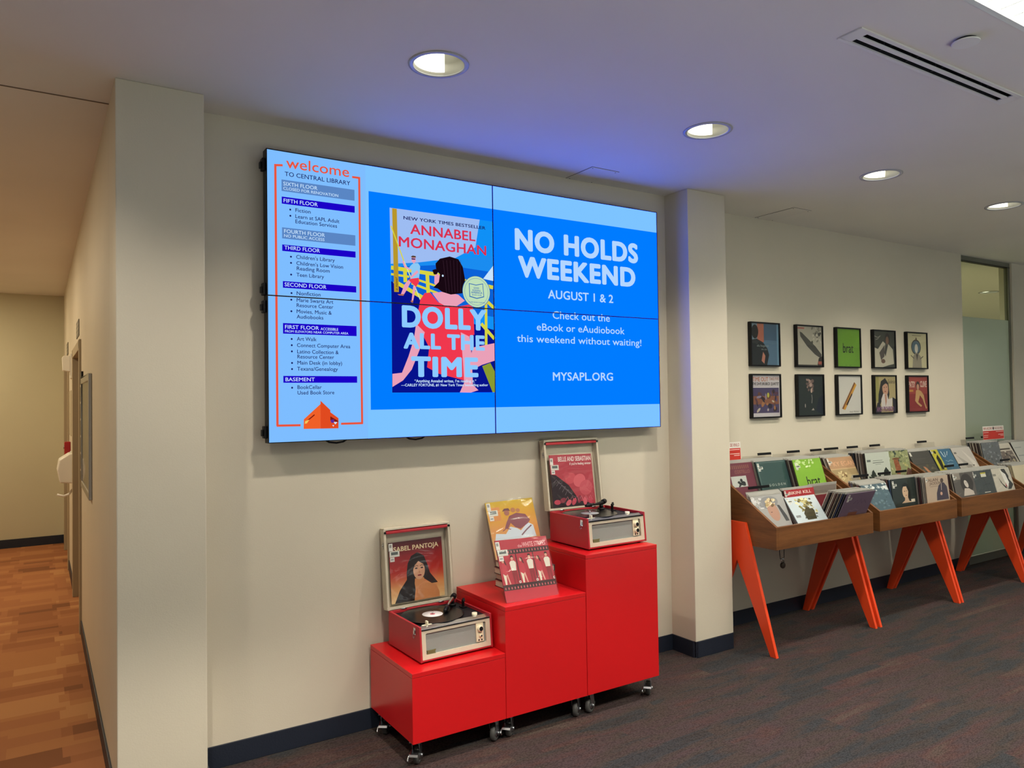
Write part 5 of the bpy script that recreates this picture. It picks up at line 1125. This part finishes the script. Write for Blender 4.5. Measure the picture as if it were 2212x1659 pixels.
# ------------------------------------------------------------------ framed record covers on the wall
def framed(x, z, art, label):
    w = 0.322; t = thing('framed_cover', label, 'framed cover', (x, YR, z), group='framed record covers'); b = 0.010; d = 0.030
    m = MB(); m.box((0, -d, 0), (w, 0, b)).box((0, -d, w - b), (w, 0, w)).box((0, -d, b), (b, 0, w - b)).box((w - b, -d, b), (w, 0, w - b)); m.obj('frame', BLACK, t, 0.001)
    art.clamp().obj('cover_print', w - 2*b, w - 2*b, t, (b, -0.020, b)); MB().box((b, -0.0195, b), (w - b, 0, w - b)).obj('backing', BLACK, t)
    MB().box((b, -0.0275, b), (w - b, -0.026, w - b)).obj('glass', PANE, t)
FX = [3.452, 3.966, 4.459, 4.956, 5.449]; FZ1, FZ0 = 1.822, 1.445
def framed_all():
    a = A_('#57768f'); a.rect(0.22, 0.55, 0.46, 1.0, '#b06a55'); a.rect(0.0, 0.55, 0.22, 1, '#7d97a6'); a.rect(0.46, 0.6, 1, 1, '#46617b'); a.poly([(0, 0), (0, 0.6), (0.2, 0.63), (0.42, 0.55), (0.58, 0.4), (0.64, 0.25), (0.56, 0)], '#23282a'); a.ell(0.14, 0.80, 0.12, 0.17, '#1d1c1e'); a.poly([(0.36, 0.10), (0.42, 0.32), (0.50, 0.22), (0.46, 0.03)], '#b87a66'); a.text('ella fitzgerald', 0.20, 0.62, 0.44, 0.05, '#8f9a96', 0); a.text('the cole', 0.36, 0.56, 0.36, 0.04, '#8f9a96', 0); a.rect(0.93, 0, 1, 1, '#6d93ac')
    framed(FX[0], FZ1, a, 'framed cover with a dark figure on blue and terracotta, top left')
    a = A_('#b9b4a4'); a.poly([(0.12, 0.86), (0.2, 0.84), (0.74, 0.5), (0.98, 0.30), (0.98, 0.18), (0.70, 0.30), (0.40, 0.50), (0.14, 0.74)], '#4c4c46'); leafy(a, 0.60, 0.96, 0.55, 0.98, ['#4c4a44', '#8d897c', '#d0cbbb'], 22, 31); a.poly([(0.8, 0), (0.86, 0.2), (1, 0.25), (1, 0)], '#3a342e'); a.rect(0.02, 0.93, 0.3, 0.97, '#b86a62'); a.rect(0.84, 0.04, 0.98, 0.12, '#a85a4a'); a.rect(0, 0, 0.8, 0.03, '#4c4a42')
    framed(FX[1], FZ1, a, 'framed grey and white cover with a dark diagonal shape')
    a = A_('#6fa030'); a.text('brat', 0.26, 0.72, 0.37, 0.25, '#1c2a12', 1); a.rect(0.34, 0.025, 0.44, 0.04, '#5a8428'); a.rect(0.52, 0.025, 0.62, 0.04, '#5a8428')
    framed(FX[2], FZ1, a, 'framed plain green cover with one black word')
    a = A_('#45473f'); a.poly([(0, 0), (0, 0.55), (0.2, 0.5), (0.44, 0.72), (0.56, 0.66), (0.5, 0.4), (0.56, 0.30), (0.7, 0.65), (0.92, 0.5), (0.96, 0.1), (0.7, 0.06), (0.4, 0.0)], '#c3bda9'); a.poly([(0.26, 0.40), (0.52, 0.62), (0.5, 0.3), (0.34, 0.2)], '#57514b'); a.ell(0.66, 0.80, 0.12, 0.15, '#2c2724'); a.ell(0.65, 0.75, 0.075, 0.11, '#7d5c4a'); a.ell(0.44, 0.17, 0.10, 0.06, '#74594a'); a.line([(0.04, 0.86), (0.2, 0.82), (0.34, 0.88), (0.2, 0.78), (0.1, 0.76)], 0.012, '#c9c4b4')
    framed(FX[3], FZ1, a, 'framed dark cover with a figure in a white jacket')
    a = A_('#d0c8a0'); a.ell(0.46, 0.60, 0.25, 0.22, '#4a463c'); a.ell(0.46, 0.60, 0.215, 0.185, '#5a7482'); a.ell(0.47, 0.56, 0.085, 0.13, '#d8d2c2'); a.ell(0.47, 0.83, 0.03, 0.05, '#5a3a34'); a.poly([(0.25, 0.0), (0.30, 0.34), (0.44, 0.44), (0.60, 0.40), (0.72, 0.3), (0.74, 0)], '#9a9280'); a.poly([(0.44, 0.40), (0.56, 0.40), (0.50, 0.2)], '#4c463e'); a.line([(0.18, 0.36), (0.34, 0.27)], 0.03, '#6b5f50'); a.line([(0.82, 0.34), (0.66, 0.26)], 0.03, '#6b5f50'); a.rect(0.26, 0.925, 0.74, 0.94, '#6d6650')
    framed(FX[4], FZ1, a, 'framed cream cover with a blue oval portrait, top right')
    a = A_('#d0cbd0'); a.text('TIME OUT', 0.02, 0.58, 0.855, 0.10, '#b5683c', 2); a.text('TAKE FIVE', 0.62, 0.98, 0.88, 0.07, '#9a6a50', 2); a.text('THE DAVE BRUBECK QUARTET', 0.02, 0.98, 0.765, 0.065, '#2c2624', 3); a.rect(0.02, 0.735, 0.98, 0.742, '#8d8484'); a.rect(0.03, 0.09, 0.97, 0.70, '#4c4468'); a.rect(0.03, 0.30, 0.97, 0.50, '#8a5a42')
    r = random.Random(5)
    for k in range(26): a.ell(r.uniform(0.12, 0.88), r.uniform(0.16, 0.62), r.uniform(.02, .09), r.uniform(.02, .08), ['#6d4a3a', '#3a2c34', '#a8744a', '#8d86a0', '#574a78', '#c0b4a0', '#5a3a4a', '#2a2438'][k % 8], r.uniform(0, 3), 14)
    a.ell(0.57, 0.52, 0.04, 0.06, '#b9b84a')
    framed(FX[0], FZ0, a, 'framed cover with orange lettering above a purple abstract, bottom left')
    a = A_('#27302e'); leafy(a, 0.34, 0.62, 0.62, 0.90, ['#9a8078', '#6d5a54', '#b59c90'], 22, 33); a.ell(0.53, 0.62, 0.035, 0.06, '#c4a898'); a.line([(0.54, 0.52), (0.56, 0.42), (0.54, 0.30)], 0.025, '#8d8a84'); a.ell(0.28, 0.24, 0.02, 0.05, '#a8a098'); a.poly([(0.70, 0.1), (0.82, 0.42), (1, 0.5), (1, 0)], '#1a2230'); a.poly([(0.52, 0.12), (0.60, 0.18), (0.64, 0.12)], '#b0a89c')
    framed(FX[1], FZ0, a, 'framed nearly black cover with a small pale bloom shape')
    a = A_('#d8d6cf'); a.poly([(0.16, 0.14), (0.30, 0.10), (0.82, 0.76), (0.72, 0.84)], '#d8a03a'); a.poly([(0.16, 0.14), (0.22, 0.12), (0.76, 0.80), (0.72, 0.84)], '#8a5a34'); a.poly([(0.34, 0.24), (0.40, 0.22), (0.62, 0.50), (0.60, 0.55)], '#4a3020'); a.text('Andy Warhol', 0.48, 0.90, 0.03, 0.045, '#5a564e', 0, 0.4)
    framed(FX[2], FZ0, a, 'framed white cover with a yellow and brown diagonal shape')
    a = A_('#b8a878'); a.rect(0, 0.3, 0.2, 1, '#a09a58'); a.poly([(0.12, 0.0), (0.18, 0.5), (0.30, 0.86), (0.50, 0.95), (0.66, 0.80), (0.70, 0.5), (0.62, 0.3), (0.5, 0.4), (0.3, 0.3)], '#2a2826'); a.ell(0.50, 0.66, 0.14, 0.20, '#c89a80', 0.15); a.poly([(0.40, 0.52), (0.58, 0.50), (0.64, 0.36), (0.84, 0.40), (0.80, 0.1), (0.30, 0.1), (0.30, 0.36)], '#d8d0cc'); a.poly([(0.46, 0.50), (0.56, 0.50), (0.56, 0.30), (0.50, 0.16)], '#c0917a'); a.poly([(0.34, 0.70), (0.40, 0.88), (0.54, 0.90), (0.66, 0.76), (0.52, 0.80), (0.42, 0.76)], '#2a2826'); a.ell(0.50, 0.58, 0.04, 0.016, '#9a4238', n=10); a.ell(0.45, 0.69, 0.024, 0.011, '#2a1c18', n=8); a.ell(0.56, 0.70, 0.024, 0.011, '#2a1c18', n=8); a.poly([(0, 0), (0.12, 0.28), (0.26, 0.2), (0.3, 0)], '#2a2830'); a.poly([(0.84, 0.42), (1, 0.36), (1, 0), (0.86, 0)], '#2a2830'); a.text('Selena', 0.62, 0.97, 0.80, 0.11, '#3a3430', 0, 0.35); a.text('AMOR PROHIBIDO', 0.08, 0.90, 0.03, 0.13, '#8a5a80', 3)
    framed(FX[3], FZ0, a, 'framed yellow cover with a long haired portrait and purple lettering')
    a = A_('#a04238'); a.rect(0, 0, 1, 0.5, '#8d2c2a'); a.text('PATSY', 0.03, 0.36, 0.69, 0.17, '#e0c8b8', 3); a.text('CLINE', 0.62, 0.96, 0.70, 0.17, '#e0c8b8', 3); a.rect(0.02, 0.56, 0.26, 0.62, '#c08a3a'); a.ell(0.50, 0.74, 0.10, 0.12, '#3a2a24'); a.ell(0.50, 0.70, 0.065, 0.085, '#c8967a'); a.poly([(0.34, 0.30), (0.40, 0.6), (0.52, 0.62), (0.66, 0.58), (0.80, 0.46), (0.86, 0.24), (0.96, 0.08), (0.90, 0.06), (0.74, 0.34), (0.6, 0.46), (0.5, 0.26), (0.70, 0.16), (0.64, 0.12), (0.44, 0.22)], '#c9a06a'); a.rect(0.06, 0.06, 0.7, 0.065, '#b06a5a')
    framed(FX[4], FZ0, a, 'framed red cover with white capitals and a seated figure, bottom right')
framed_all()
